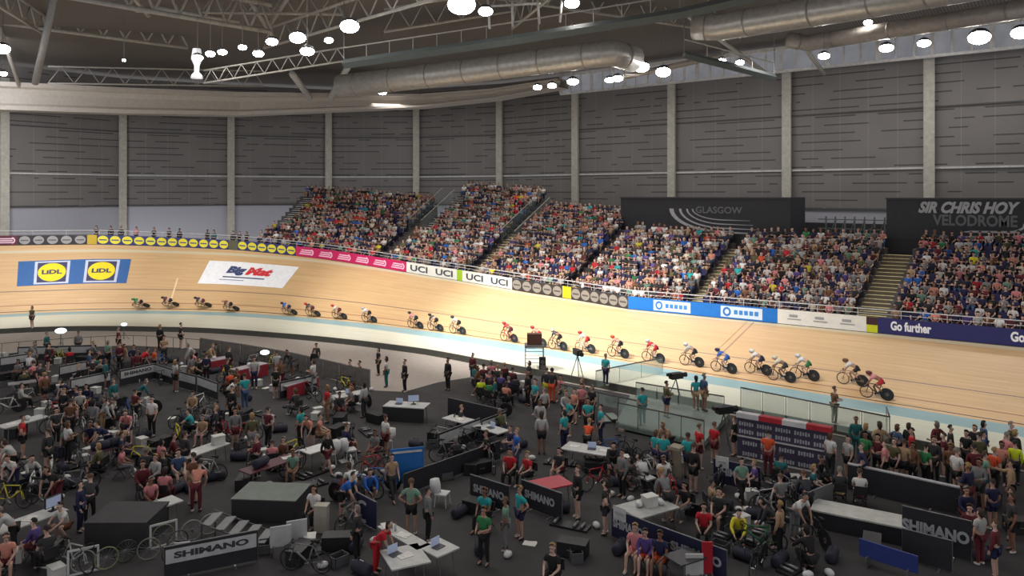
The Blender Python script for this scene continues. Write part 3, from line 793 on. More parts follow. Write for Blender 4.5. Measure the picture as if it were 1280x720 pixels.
# ---------------------------------------------------------------- bicycles and riders
BIKE = {}
def bike_parts():
    if BIKE: return BIKE
    fr = MO('bike_paint', 0.35); rub = M('tyre_rubber', (26, 26, 28), 0.7); disc = M('carbon_disc', (36, 34, 36), 0.35); al = M('polished_alloy', (170, 170, 172), 0.3, 0.8)
    R = 0.335; wb = 0.98; y0 = -wb / 2; y1 = wb / 2
    mb = MB(); bb = (0, y0 + 0.42, 0.29); st = (0, y0 + 0.26, 0.78); hd = (0, y1 - 0.13, 0.80); hd2 = (0, y1 - 0.1, 0.64)
    mb.tube([bb, st], 0.022, 8); mb.tube([st, hd], 0.02, 8); mb.tube([bb, hd2], 0.028, 8); mb.tube([hd, hd2], 0.025, 8)
    mb.tube([(0.02, y0, R), bb], 0.013, 6); mb.tube([(0.02, y0, R), st], 0.011, 6); mb.tube([(-0.02, y0, R), bb], 0.013, 6); mb.tube([(-0.02, y0, R), st], 0.011, 6)
    mb.tube([st, (0, y0 + 0.22, 0.90)], 0.016, 6)
    BIKE['frame'] = mb.mesh('frame', fr, True)
    mb = MB(); mb.tube([hd2, (0.03, y1 - 0.05, 0.5), (0.03, y1, R)], 0.014, 6); mb.tube([hd2, (-0.03, y1 - 0.05, 0.5), (-0.03, y1, R)], 0.014, 6); BIKE['fork'] = mb.mesh('fork', fr, True)
    def spoked(y):
        mb = MB(); mb.torus((0, y, R), (1, 0, 0), R - 0.014, 0.014, 28, 6); mb.mi = 1; mb.torus((0, y, R), (1, 0, 0), R - 0.045, 0.012, 28, 5)
        for k in range(10):
            a = 2 * math.pi * k / 10; mb.tube([(0, y, R), (0, y + (R - 0.05) * math.cos(a), R + (R - 0.05) * math.sin(a))], 0.005, 4)
        mb.mi = 2; mb.disc((0, y, R), (1, 0, 0), 0.025, 0.09, 10)
        return mb.mesh('wheel', [rub, M('rim_dark', (60, 58, 58), 0.4), al])
    def solid(y):
        mb = MB(); mb.torus((0, y, R), (1, 0, 0), R - 0.014, 0.014, 28, 6); mb.mi = 1; mb.disc((0, y, R), (1, 0, 0), R - 0.02, 0.018, 28)
        mb.mi = 2; mb.disc((0, y, R), (1, 0, 0), 0.09, 0.024, 14)
        return mb.mesh('disc_wheel', [rub, disc, M('disc_label', (110, 100, 96), 0.5)])
    BIKE['front_wheel'] = spoked(y1); BIKE['disc_wheel'] = solid(y0); BIKE['rear_wheel'] = spoked(y0)
    mb = MB(); mb.tube([(0, y1 - 0.13, 0.80), (0, y1 - 0.06, 0.84), (0, y1 - 0.03, 0.84)], 0.015, 6)
    for k in (-1, 1): mb.tube([(0, y1 - 0.03, 0.84), (0.19 * k, y1 - 0.02, 0.84), (0.2 * k, y1 + 0.07, 0.81), (0.2 * k, y1 + 0.06, 0.71), (0.2 * k, y1 - 0.05, 0.70)], 0.013, 6)
    BIKE['handlebar'] = mb.mesh('handlebar', rub, True)
    mb = MB(); mb.tube([(0, y0 + 0.08, 0.92), (0, y0 + 0.18, 0.925), (0, y0 + 0.35, 0.92)], [0.06, 0.05, 0.02], 8); BIKE['saddle'] = mb.mesh('saddle', rub, True)
    mb = MB(); mb.disc((0.04, bb[1], bb[2]), (1, 0, 0), 0.09, 0.008, 18); mb.tube([(0.06, bb[1], bb[2]), (0.07, bb[1] + 0.14, bb[2] - 0.1)], 0.012, 6); mb.tube([(-0.06, bb[1], bb[2]), (-0.07, bb[1] - 0.14, bb[2] + 0.1)], 0.012, 6)
    BIKE['pedals'] = []
    for sg in (1, -1): pb = MB(); pb.box((0.11 * sg, bb[1] + 0.14 * sg, bb[2] - 0.1 * sg), (0.09, 0.07, 0.02)); BIKE['pedals'].append(pb.mesh('pedal', rub))
    BIKE['crankset'] = mb.mesh('crankset', al)
    return BIKE
def bicycle(c, rot, paint, label, disc=True, group=None):
    B = bike_parts(); t = thing('track_bicycle', label, 'bicycle', c, rot=rot, group=group)
    link('frame', B['frame'], t, color=paint); link('fork', B['fork'], t, color=paint)
    link('front_wheel', B['front_wheel'], t); link('rear_wheel', B['disc_wheel'] if disc else B['rear_wheel'], t)
    link('handlebar', B['handlebar'], t); link('saddle', B['saddle'], t); ck = link('crankset', B['crankset'], t)
    for pd in B['pedals']: link('pedal', pd, ck)
    return t
RIDER = {}
def rider_parts():
    if RIDER: return RIDER
    P = {'pelvis': (0, -0.30, 1.02, 0.125), 'waist': (0, -0.12, 1.14, 0.115), 'chest': (0, 0.10, 1.20, 0.135), 'neck0': (0, 0.22, 1.22, 0.08), 'neck': (0, 0.29, 1.24, 0.055),
         'jaw': (0, 0.37, 1.24, 0.065), 'skull': (0, 0.37, 1.33, 0.09), 'crown': (0, 0.34, 1.38, 0.06), 'nose': (0, 0.475, 1.27, 0.013)}
    for s, k in (('l', -1), ('r', 1)):
        P['sho_' + s] = (0.16 * k, 0.19, 1.19, 0.062); P['elb_' + s] = (0.24 * k, 0.28, 0.94, 0.042); P['wri_' + s] = (0.2 * k, 0.44, 0.76, 0.028); P['palm_' + s] = (0.2 * k, 0.50, 0.735, 0.034)
        for fi in range(4):
            P['f%d_%s' % (fi, s)] = ((0.2 + 0.028) * k, 0.47 + fi * 0.022, 0.72, 0.0105); P['g%d_%s' % (fi, s)] = ((0.2 + 0.012) * k, 0.47 + fi * 0.022, 0.688, 0.009)
            P['h%d_%s' % (fi, s)] = ((0.2 - 0.018) * k, 0.47 + fi * 0.022, 0.685, 0.008)
        P['t0_' + s] = (0.175 * k, 0.47, 0.74, 0.012); P['t1_' + s] = (0.172 * k, 0.515, 0.715, 0.0095)
        P['hip_' + s] = (0.085 * k, -0.29, 0.96, 0.098)
        yy, zz = (0.07, 0.19) if k > 0 else (-0.21, 0.39)
        P['kne_' + s] = (0.1 * k, yy + 0.1 + (0.1 if k < 0 else 0.0), zz + 0.43 - (0.06 if k < 0 else 0), 0.062)
        P['calf_' + s] = (0.11 * k, yy + 0.02 + (0.06 if k < 0 else 0), zz + 0.27, 0.054); P['ank_' + s] = (0.11 * k, yy - 0.08, zz + 0.11, 0.036); P['toe_' + s] = (0.11 * k, yy + 0.08, zz + 0.045, 0.03)
    ch = [('pelvis', 'waist', 'chest', 'neck0', 'neck', 'jaw', 'skull', 'crown'), ('jaw', 'nose')] + HANDS
    for s in 'lr': ch += [('chest', 'sho_' + s, 'elb_' + s, 'wri_' + s, 'palm_' + s), ('pelvis', 'hip_' + s, 'kne_' + s, 'calf_' + s, 'ank_' + s, 'toe_' + s)]
    b = skin(P, ch, 'pelvis', 1); b.materials.clear(); b.materials.append(SKINM); RIDER['body'] = b
    Q = {n: (*q[:3], q[3] + (0.03 if n in ('waist', 'chest', 'pelvis') else 0.018)) for n, q in P.items()}
    for s in 'lr': Q['slv_' + s] = mid(Q['sho_' + s], Q['elb_' + s], 0.7)
    for s in 'lr': Q['cuf_' + s] = mid(Q['hip_' + s], Q['kne_' + s], 0.7)
    def g(n, chains, root, mat):
        m = skin(Q, chains, root, 1); m.name = n; m.materials.clear(); m.materials.append(mat); m.polygons.foreach_set('use_smooth', [True] * len(m.polygons)); RIDER[n] = m
    g('jersey', [('waist', 'chest', 'neck0')] + [('chest', 'sho_' + s, 'slv_' + s) for s in 'lr'], 'waist', MO('jersey_lycra', 0.5))
    g('shorts', [('waist', 'pelvis')] + [('pelvis', 'hip_' + s, 'cuf_' + s) for s in 'lr'], 'pelvis', MO('jersey_lycra', 0.5))
    for s in 'lr': g('shoe_' + s, [('ank_' + s, 'toe_' + s)], 'ank_' + s, SHOEM)
    mb = MB(); mb.sphere((0, 0.335, 1.365), 0.125, 12, (0.92, 1.35, 0.82)); RIDER['helmet'] = mb.mesh('helmet', MO('helmet_shell', 0.3), True)
    mb = MB(); mb.sphere((0, 0.445, 1.325), 0.07, 8, (1.1, 0.45, 0.45)); RIDER['visor'] = mb.mesh('visor', M('dark_visor', (24, 24, 30), 0.15, noise=0), True)
    return RIDER
def rider(px, py, jersey, shorts, helmet, bikec, where, lean=None, trim=None):
    s, v = SV(px, py)
    v = max(0.02, v)
    t = T2(s); n = N2(s); r, w = rise(s), width(s)
    slope = math.atan2(r, w)
    c = TR(s, v)
    a = slope * 0.0 + (lean if lean is not None else float(np.interp(s, [0, 36, 48, 62, 80], [0.12, 0.14, 0.42, 0.75, 0.95])))
    X = (n * math.cos(-a) + Vector((0, 0, 1)) * math.sin(a)).normalized()  # sideways, outwards; leans inwards
    Y = t; X = n * math.cos(a) + Vector((0, 0, math.sin(a))); Zv = X.cross(Y); X = Y.cross(Zv)
    if Zv.z < 0: X, Zv = -X, -Zv
    rot = Matrix((X, Y, Zv)).transposed().to_euler()
    R = rider_parts()
    cn = lambda q: CN.get(q, q)
    bicycle(c, rot, C[bikec], f"track bicycle with solid rear disc under the racer {where}")
    o = thing('cyclist', f"cyclist in {cn(jersey)} jersey, {cn(shorts)} shorts, {cn(helmet)} helmet, {where}", 'person', c, rot=rot)
    link('body', R['body'], o, color=rngp.choice(SKINS)); link('jersey', R['jersey'], o, color=C[jersey]); link('shorts', R['shorts'], o, color=C[shorts])
    hm = link('helmet', R['helmet'], o, color=C[helmet]); link('visor', R['visor'], hm)
    for q in 'lr': link('shoe', R['shoe_' + q], o, color=C['white'] if px % 2 else C['black'])

# ================================================================ STANDS
def s_ext(fn, px): return s_of_px(px, fn)
BLOCKS = []
fr = lambda s: OUT(s, 1.2, 0.9)
def SP(px): return s_of_px(px, fr)
AIS = [(1084, 0.85), (866, 0.55), (713, 0.45), (592, 0.6), (478, 0.6)]
sa = [SP(p) for p, _ in AIS]
s_right = -6.0; s_left = SP(318)
R0, D0 = 0.42, 0.85
def rows_of(i): return [11, 11, 11, 14, 17, 13][i]
bounds = [s_right] + sa + [s_left]
for i in range(6):
    a = bounds[i] + (AIS[i - 1][1] if i > 0 else 0); b = bounds[i + 1] - (AIS[i][1] if i < 5 else 0)
    BLOCKS.append((a, b, rows_of(i)))
CONC = M('stand_concrete', (92, 88, 90), 0.8)
AISM = M('stair_tread_paint', (216, 202, 150), 0.7)
RISER = M('stair_riser_dark', (92, 84, 74), 0.8)
def row_z(k): return 0.30 + R0 * k
def steps(name, a, b, rows, mat, half=False):
    mb = MB(); n = max(2, int((b - a) / 1.2)); 
    m = rows * (2 if half else 1); d = D0 / (2 if half else 1); r = R0 / (2 if half else 1)
    prof = []
    for k in range(m):
        z = 0.30 + r * k + (-r if half else 0)
        prof += [(0.75 + d * k, z), (0.75 + d * (k + 1), z)]
    prof = [(0.75, -0.8)] + prof + [(0.75 + d * m, -0.8)]
    for i in range(n + 1):
        s = a + (b - a) * i / n
        for q, z in prof: mb.v.append(tuple(OUT(s, q, z)))
    K = len(prof)
    for i in range(n):
        for k in range(K - 1):
            p = i * K + k; mb.f.append((p, p + K, p + K + 1, p + 1)); mb.m.append(0)
    for i in (0, n):
        mb.f.append(tuple(i * K + k for k in range(K))); mb.m.append(0)
    if half:
        for q_ in range(len(mb.f)): mb.m[q_] = 0
        for i in range(n):
            for k in range(K - 1):
                if k % 2 == 0: mb.m[i * (K - 1) + k] = 1
    me = mb.mesh(name, [mat, RISER] if half else mat); fix_normals(me)
    return struct(link(name, me))
for a, b, nr in BLOCKS: steps('floor_terrace', a, b, nr, CONC)
for i, s in enumerate(sa):
    hw = AIS[i][1]; steps('floor_stairway', s - hw, s + hw, [10, 10, 9, 9, 9][i], AISM if i < 4 else CONC, True)
# dark vomitory openings and glass side screens of the upper terraces
for i, nm in ((3, 'glass side screen up the edge of the tallest terrace'), (4, 'glass side screen by the dark opening between the terraces')):
    s = sa[i]
    for sd in (-1, 1):
        q = s + sd * (AIS[i][1] + 0.06)
        t = thing('glass_screen', nm + (', nearer side' if sd < 0 else ', far side'), 'glass screen', OUT(q, 7, 0))
        mb = MB(); P = []
        for k in range(8):
            qq = 6.5 + k * 0.9; z = row_z((qq - 0.75) / D0)
            P.append((OUT(q, qq, z) - t.location, OUT(q, qq, z + 1.05) - t.location))
        vs = [x for p in P for x in p]; mb.add(vs, [(2 * k, 2 * k + 2, 2 * k + 3, 2 * k + 1) for k in range(7)])
        link('pane', mb.mesh('pane', M('greenish_glass', (150, 165, 160), 0.08, noise=0, alpha=0.25)), t)
        mb = MB(); mb.tube([p[1] for p in P], 0.03, 6); link('rail', mb.mesh('rail', STEELR), t)
# rear parapet behind the lower blocks, and the dark concourse beyond
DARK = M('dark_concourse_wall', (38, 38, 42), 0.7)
struct(strip('wall_parapet', DARK, lambda s: OUT(s, 0.75 + D0 * 11 + 0.1, -1), lambda s: OUT(s, 0.75 + D0 * 11 + 0.1, row_z(11) + 0.25), s_right, bounds[3], 1.0))
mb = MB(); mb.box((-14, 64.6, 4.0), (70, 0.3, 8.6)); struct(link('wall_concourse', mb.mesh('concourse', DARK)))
mb = MB(); mb.box((-17, 66.2, 8.0), (7.5, 0.3, 3.8)); 
LATT = M('grey_lattice_steel', (96, 100, 100), 0.5)
mb = MB()
for k in range(9): mb.box((-19.2 + k * 0.72, 62.6, 7.6), (0.1, 0.1, 2.6))
for k in range(4): mb.box((-16.6, 62.6, 6.5 + k * 0.72), (6.4, 0.08, 0.08))
for k in range(8): mb.tube([(-19.2 + k * 0.72, 62.55, 6.4), (-18.5 + k * 0.72, 62.55, 8.6)], 0.03, 4)
thing('scaffold_screen', 'dark lattice scaffold between the two big black signs', 'scaffold', (0, 0, 0), me=mb.mesh('scaffold', LATT))

# ---- seats and spectators
def seat_mesh():
    mb = MB(); mb.box((0, 0.0, 0.40), (0.44, 0.40, 0.05)); mb.box((0, -0.2, 0.62), (0.44, 0.05, 0.42)); mb.box((0, -0.1, 0.19), (0.08, 0.2, 0.38))
    return mb
SEATM = M('navy_seat_plastic', (38, 38, 84), 0.45)
smb = seat_mesh(); SEAT = smb.mesh('seat', SEATM)
def spect(pose, sub):
    P = skeleton(pose); mb = MB()
    b = skin(P, BODY, 'pelvis', sub); to_mb(b, mb, 0)
    Q = {n: (*q[:3], q[3] + 0.02) for n, q in P.items()}
    for s in 'lr': Q['slv_' + s] = mid(Q['sho_' + s], Q['elb_' + s], 0.7)
    to_mb(skin(Q, [('pelvis', 'waist', 'chest', 'neck0')] + [('chest', 'sho_' + s, 'slv_' + s) for s in 'lr'], 'pelvis', sub), mb, 1)
    to_mb(skin(Q, [('pelvis', 'hip_' + s, 'kne_' + s, 'calf_' + s, 'ank_' + s) for s in 'lr'], 'pelvis', sub), mb, 2)
    h = hair_mesh(P); to_mb(h, mb, 3)
    return mb
SPO = [spect(p, 1) for p in ('seated', 'seated_low', 'cheer')]
SPL = [spect(p, 0) for p in ('seated', 'seated_low', 'cheer')]
def randmat(name, cols, rough=0.8):
    m = bpy.data.materials.new(name); m.use_nodes = True; nt = m.node_tree; b = nt.nodes['Principled BSDF']
    oi = nt.nodes.new('ShaderNodeObjectInfo'); cr = nt.nodes.new('ShaderNodeValToRGB'); cr.color_ramp.interpolation = 'CONSTANT'
    for i, c in enumerate(cols):
        e = cr.color_ramp.elements[i] if i < 2 else cr.color_ramp.elements.new(i / len(cols))
        e.position = i / len(cols); e.color = (*lin(c), 1)
    nt.links.new(oi.outputs['Random'], cr.inputs[0]); nt.links.new(cr.outputs[0], b.inputs['Base Color']); b.inputs['Roughness'].default_value = rough
    return m
SM = [randmat('spectator_skin', SKINS), CLOTH, randmat('spectator_legwear', [C['navy'], C['black'], C['denim'], C['charcoal'], C['tan'], C['grey']]), randmat('spectator_hair', HAIRS)]
SPM = [m.mesh('spectator', SM, True) for m in SPO]
TOPS = [('white', 15), ('pale', 10), ('grey', 9), ('black', 15), ('navy', 16), ('charcoal', 8), ('maroon', 7), ('red', 4.5), ('pink', 6), ('salmon', 3.5), ('blue', 4), ('purple', 3), ('green', 2), ('sage', 3), ('teal', 1.5), ('yellow', 1.5), ('orange', 1.5), ('olive', 3), ('brown', 4), ('tan', 3), ('cream', 4)]
rc = random.Random(11)
BN = ['beyond the navy boards', 'between wide stairway and blue boards', 'above the blue boards', 'above grey roundel boards', 'in tall terrace above white boards', 'in terrace above pink boards']
seats = []; empties = []
for bi, (a, b, nr) in enumerate(BLOCKS):
    for k in range(nr):
        q = 0.75 + D0 * (k + 0.42); s = a + 0.3
        while s < b - 0.25:
            ds = 0.53 / max(0.6, (OUT(s + 0.5, q) - OUT(s - 0.5, q)).length)
            c = OUT(s, q, row_z(k))
            px, py, Z = PX(c)
            if -60 < px < 1340:
                (empties if rc.random() < 0.09 else seats).append((Z, c.copy(), s, bi, k))
            s += ds
WT = M('pale_step_edge', (206, 206, 204), 0.6)
for bi_, px_, k0, k1 in ((5, 330, 4, 12), (4, 492, 6, 15)):
    sc0 = SP(px_); keep = lambda t: not (t[3] == bi_ and k0 <= t[4] < k1 and abs(t[2] - sc0) < 0.75)
    seats[:] = [t for t in seats if keep(t)]; empties[:] = [t for t in empties if keep(t)]
    mb = MB()
    for k in range(k0, k1):
        for hh in (0, 0.5):
            c_ = OUT(sc0, 0.75 + D0 * (k + hh) + .22, row_z(k) + hh * R0 + .02); n_ = N2(sc0); mb.box(c_, (1.3, .42, .05), math.atan2(n_.y, n_.x) - math.pi / 2)
    o_ = struct(link('floor_step_treads', mb.mesh('treads', WT)))
seats.sort(key=lambda x: x[0]); empties.sort(key=lambda x: x[0])
HERO = seats[:300]; REST = seats[300:]
def facing(s):
    n = N2(s); return math.atan2(-n.y, -n.x) - math.pi / 2
def pick():
    return rc.choices([t for t, _ in TOPS], [w for _, w in TOPS])[0]
sidx = 0
for Z, c, s, bi, k in HERO:
    top = pick(); v = rc.choices([0, 1, 2], [5, 5, 1])[0]
    rown = 'front rows' if k < 4 else 'middle rows' if k < 8 else 'back rows'
    o = thing('spectator', f"seated spectator, {CN.get(top, top)} top, {rown} {BN[bi]}", 'person', c, facing(s) + rc.uniform(-.3, .3), group=f"{CN.get(top, top)} topped spectators {rown} {BN[bi]}", me=SPM[v])
    kk = rc.uniform(0.8, 1.1); cc = [min(255, x * kk) for x in C[top]]; o.color = (*lin(cc), 1); sc_ = rc.uniform(.95, 1.06); o.scale = (sc_, sc_, sc_)
for Z, c, s, bi, k in empties[:150]:
    thing('stadium_seat', f"empty navy stadium seat {BN[bi]}", 'seat', c, facing(s), group=f"empty seats {BN[bi]}", me=SEAT)
# the remaining crowd and the occupied seats
AT = MATTR('crowd_clothing')
def mass(name, items, bases, colf):
    V = []; Fc = []; colr = []; base = 0
    arr = [(np.array(m.v), m.f, m.m) for m in bases]
    for it in items:
        c, rz, vi, cols, sc_ = colf(it); v, f, mi = arr[vi]
        ca, sa_ = math.cos(rz), math.sin(rz); p = v * sc_
        w = np.stack([p[:, 0] * ca - p[:, 1] * sa_ + c[0], p[:, 0] * sa_ + p[:, 1] * ca + c[1], p[:, 2] + c[2]], 1)
        V.append(w); Fc += [tuple(base + i for i in q) for q in f]; colr += [cols[m_] for m_ in mi]; base += len(v)
    me = bpy.data.meshes.new(name); me.from_pydata(np.concatenate(V).tolist(), [], Fc)
    at = me.attributes.new('col', 'FLOAT_COLOR', 'FACE'); at.data.foreach_set('color', np.array(colr, dtype=np.float32).ravel())
    me.polygons.foreach_set('use_smooth', [True] * len(Fc)); me.update(); me.materials.append(AT)
    o = link(name, me); o['kind'] = 'stuff'; return o
def fc(it):
    Z, c, s, bi, k = it; top = pick(); kk = rc.uniform(0.8, 1.1)
    L = lambda q: (*lin([min(255, x) for x in q]), 1)
    return c, facing(s) + rc.uniform(-.3, .3), rc.choices([0, 1, 2], [5, 5, 1])[0], [L(rc.choice(SKINS)), L([x * kk for x in C[top]]), L(C[rc.choice(['navy', 'black', 'denim', 'charcoal', 'tan', 'grey'])]), L(rc.choice(HAIRS))], rc.uniform(.95, 1.06)
cr_ = mass('crowd', REST, SPL, fc)
cr_['label'] = 'dense seated crowd filling the farther rows of the stands'; cr_['category'] = 'crowd'
print('SEATS', len(seats), len(empties))
nv = lin((38, 38, 84))
ss = mass('occupied_seats', seats + empties[150:], [smb], lambda it: (it[1], facing(it[2]), 0, [(*nv, 1)], 1.0))
ss['label'] = 'navy stadium seats under the crowd'; ss['category'] = 'seats'

# ---------------------------------------------------------------- advertising boards round the top of the track
PANELM = {}
def flatm(c, rough=0.5): 
    k = 'board_paint_%d_%d_%d' % c
    return M(k, c, rough, noise=0.05)
def boardfn(s, z, lift=0.0):
    n = N2(s); return OUT(s, 0.06 - lift, z)
def board(pxa, pxb, col, label, deco=None, z0=0.03, z1=0.95, group=None):
    """advertising board between two pixels columns along the top edge of the track"""
    a = s_of_px(pxb, lambda s: OUT(s, 0.06, 0.5)); b = s_of_px(pxa, lambda s: OUT(s, 0.06, 0.5))
    # u runs from the far (picture-left) end to the near end so that lettering reads from inside the track
    f = lambda u, v, lift=0.0: OUT(b + (a - b) * u, 0.06 - lift, z0 + (z1 - z0) * v)
    mb = MB(); n = max(2, int((b - a) / 1.0)); patch(lambda u, v: f(u, v), (0, 0, 1, 1), mb, n, 1)
    patch(lambda u, v: f(u, v, -0.06), (1, 0, 0, 1), mb, n, 1)
    patch(lambda u, v: OUT(b + (a - b) * u, 0.06 + 0.06 * v, z1), (0, 0, 1, 1), mb, n, 1)
    t = thing('advertising_board', label, 'advertising board', (0, 0, 0), group=group, me=mb.mesh('board', flatm(col)))
    L = (b - a)
    if deco: deco(t, f, L, z1 - z0)
    return t
def roundels(n, col, mark, inner=None):
    def d(t, f, L, H):
        for k in range(n):
            mb = MB(); u = (k + 0.5) / n; rx = H * 0.43 / L
            ellipse(lambda x, y: f(x, y, 0.015), (u, 0.5), rx, 0.43, mb, 16); link('roundel', mb.mesh('roundel', flatm(col)), t)
            mb = MB(); patch(lambda x, y: f(x, y, 0.025), (u - rx * .7, 0.42, u + rx * .7, 0.55), mb, 2, 1); link('roundel_mark', mb.mesh('mark', flatm(mark)), t)
    return d
def words_(items, col, bold=0.03, shear=0.0):
    def d(t, f, L, H):
        for u0, u1, v0, v1, s in items:
            letters(s, lambda a, b: f(a, b, 0.02), 'lettering', flatm(col), t, bold, shear, (u0, v0, u1, v1))
    return d
def swooshes(n, col):
    def d(t, f, L, H):
        for k in range(n):
            u = (k + 0.5) / n; w = 0.30 / n
            mb = MB()
            for j in range(3):
                patch(lambda x, y: f(x + (0.10 / n) * (y - .5), y, 0.02), (u - w + j * 0.1 * w, 0.22 + j * 0.2, u + w, 0.22 + j * 0.2 + 0.12), mb, 3, 1)
            ellipse(lambda x, y: f(x, y, 0.02), (u + w * 0.9, 0.5), w * 0.45, 0.33, mb, 12, -90, 90, 0.55)
            link('logo', mb.mesh('logo', flatm(col)), t)
    return d
board(-40, 22, (88, 24, 44), 'maroon advertising board at the far end of the bend', swooshes(2, (225, 190, 205)))
board(22, 109, (40, 36, 42), 'black advertising board with five grey roundels round the bend', roundels(5, (150, 148, 148), (90, 88, 90)))
board(109, 121, (190, 160, 40), 'short yellow board between the black and the yellow-roundel boards', None)
board(121, 286, (40, 50, 110), 'long navy board with twelve yellow roundels round the bend', roundels(12, (228, 215, 60), (70, 84, 120)))
board(286, 297, (90, 88, 70), 'narrow dull yellow gap board between two navy roundel boards', None)
board(297, 370, (40, 50, 110), 'shorter navy board with six yellow roundels beside the pink one', roundels(6, (228, 215, 60), (70, 84, 120)))
board(370, 508, (196, 24, 92), 'pink advertising board with white striped logos', swooshes(6, (245, 190, 215)))
board(508, 571, (222, 222, 216), 'white board with dark letters next to the pink one', words_([(0.08, 0.42, 0.2, 0.8, 'UCI'), (0.58, 0.92, 0.2, 0.8, 'UCI')], (60, 66, 80)))
board(571, 578, (150, 190, 40), 'tiny lime board between two white ones', None)
board(578, 640, (222, 222, 216), 'white board with dark letters next to the black one', words_([(0.08, 0.42, 0.2, 0.8, 'UCI'), (0.58, 0.92, 0.2, 0.8, 'UCI')], (60, 66, 80)))
board(640, 703, (52, 46, 46), 'black board with five pale roundels below the middle terrace', roundels(5, (140, 134, 126), (80, 76, 72)))
board(703, 714, (200, 180, 30), 'small yellow board between black roundel boards', None)
board(714, 785, (52, 46, 46), 'black board with six pale roundels beside the blue one', roundels(6, (140, 134, 126), (80, 76, 72)))
def bluedeco(t, f, L, H):
    for u in (0.32, 0.78):
        mb = MB(); patch(lambda x, y: f(x, y, 0.015), (u - 0.13, 0.1, u + 0.13, 0.9), mb, 3, 1); link('white_field', mb.mesh('field', flatm((205, 222, 240))), t)
        mb = MB(); ellipse(lambda x, y: f(x, y, 0.025), (u - 0.09, 0.5), H * .32 / L, 0.34, mb, 14, 0, 360, 0.55); link('logo', mb.mesh('ring', flatm((40, 110, 190))), t)
        mb = MB()
        for k in range(5): patch(lambda x, y: f(x, y, 0.025), (u - 0.045 + k * 0.032, 0.35, u - 0.022 + k * 0.032, 0.66), mb, 1, 1)
        link('lettering', mb.mesh('bars', flatm((60, 130, 205))), t)
board(785, 972, (20, 110, 196), 'bright blue advertising board with two white fields', bluedeco)
def whitedeco(t, f, L, H):
    for k, u in enumerate((0.2, 0.5, 0.8)):
        mb = MB(); patch(lambda x, y: f(x, y, 0.02), (u - 0.08, 0.34, u + 0.08, 0.42), mb, 2, 1); patch(lambda x, y: f(x, y, 0.02), (u - 0.06, 0.52, u + 0.04, 0.7), mb, 2, 1)
        link('script_mark', mb.mesh('mark', flatm((150, 152, 156))), t)
board(972, 1083, (222, 220, 214), 'long white advertising board with three faint marks', whitedeco)
board(1083, 1097, (196, 200, 30), 'small lime and black board between white and navy ones', lambda t, f, L, H: link('dark_half', (lambda mb: (patch(lambda x, y: f(x, y, 0.02), (0, 0.5, 1, 1), mb, 1, 1), mb.mesh('dark', flatm((60, 30, 40))))[1])(MB()), t))
board(1097, 1420, (36, 36, 96), 'long navy advertising board with white lettering near the wide stairway', words_([(0.06, 0.24, 0.25, 0.85, 'Go further'), (0.56, 0.75, 0.25, 0.85, 'Go further')], (235, 235, 240), 0.04))
# handrail round the top
t = thing('handrail', 'white tubular handrail running above the advertising boards', 'handrail', (0, 0, 0))
RAILM = M('white_rail_paint', (196, 194, 196), 0.4)
SS = np.arange(SMIN + 4, SMAX - 3, 1.2)
mb = MB(); mb.tube([OUT(s, 0.35, 1.38) for s in SS], 0.035, 6); link('top_rail', mb.mesh('rail', RAILM, True), t)
mb = MB(); mb.tube([OUT(s, 0.35, 1.12) for s in SS], 0.018, 5); link('lower_rail', mb.mesh('rail', RAILM, True), t)
for s in SS[::2][:80]:
    mb = MB(); mb.tube([OUT(s, 0.35, 0), OUT(s, 0.35, 1.38)], 0.025, 5); link('post', mb.mesh('post', RAILM), t)
struct(strip('floor_gangway', CONC, lambda s: OUT(s, 0, 0.0), lambda s: OUT(s, 0.8, 0.0)))
struct(strip('floor_outer', CONC, lambda s: OUT(s, 0.8, -0.05), lambda s: OUT(s, 9, -0.05), s_left, SMAX - 1))

# ---- adverts laid on the boards of the track
def track_ad(quad, label, col, deco):
    q = [SV(*p) for p in quad]   # tl, tr, br, bl
    def f(u, v, lift=0.0):
        a = (q[3][0] + (q[2][0] - q[3][0]) * u, q[3][1] + (q[2][1] - q[3][1]) * u); b = (q[0][0] + (q[1][0] - q[0][0]) * u, q[0][1] + (q[1][1] - q[0][1]) * u)
        return TR(a[0] + (b[0] - a[0]) * v, a[1] + (b[1] - a[1]) * v, 0.02 + lift)
    mb = MB(); patch(f, (0, 0, 1, 1), mb, 14, 5)
    t = thing('track_advert', label, 'track advert', (0, 0, 0), me=mb.mesh('advert', flatm(col)))
    deco(t, f)
def lid(t, f):
    for u in (0.30, 0.745):
        for nm, (w, h, col, l) in (('white_square', (0.155, 0.46, (196, 200, 222), .01)), ('dark_square', (0.13, 0.4, (58, 60, 96), .02))):
            mb = MB(); patch(lambda a, b: f(a, b, l), (u - w, 0.5 - h, u + w, 0.5 + h), mb, 3, 3); link(nm, mb.mesh(nm, flatm(col)), t)
        mb = MB(); ellipse(lambda a, b: f(a, b, 0.03), (u, 0.5), 0.125, 0.37, mb, 24); link('yellow_disc', mb.mesh('disc', flatm((238, 212, 30))), t)
        letters('LiDL', lambda a, b: f(a, b, 0.04), 'lettering', flatm((70, 70, 90)), t, 0.05, 0, (u - 0.09, 0.42, u + 0.09, 0.6))
track_ad([(23, 327), (164, 324), (158, 354), (21, 358)], 'blue advert with two yellow discs on the banked boards', (50, 96, 156), lid)
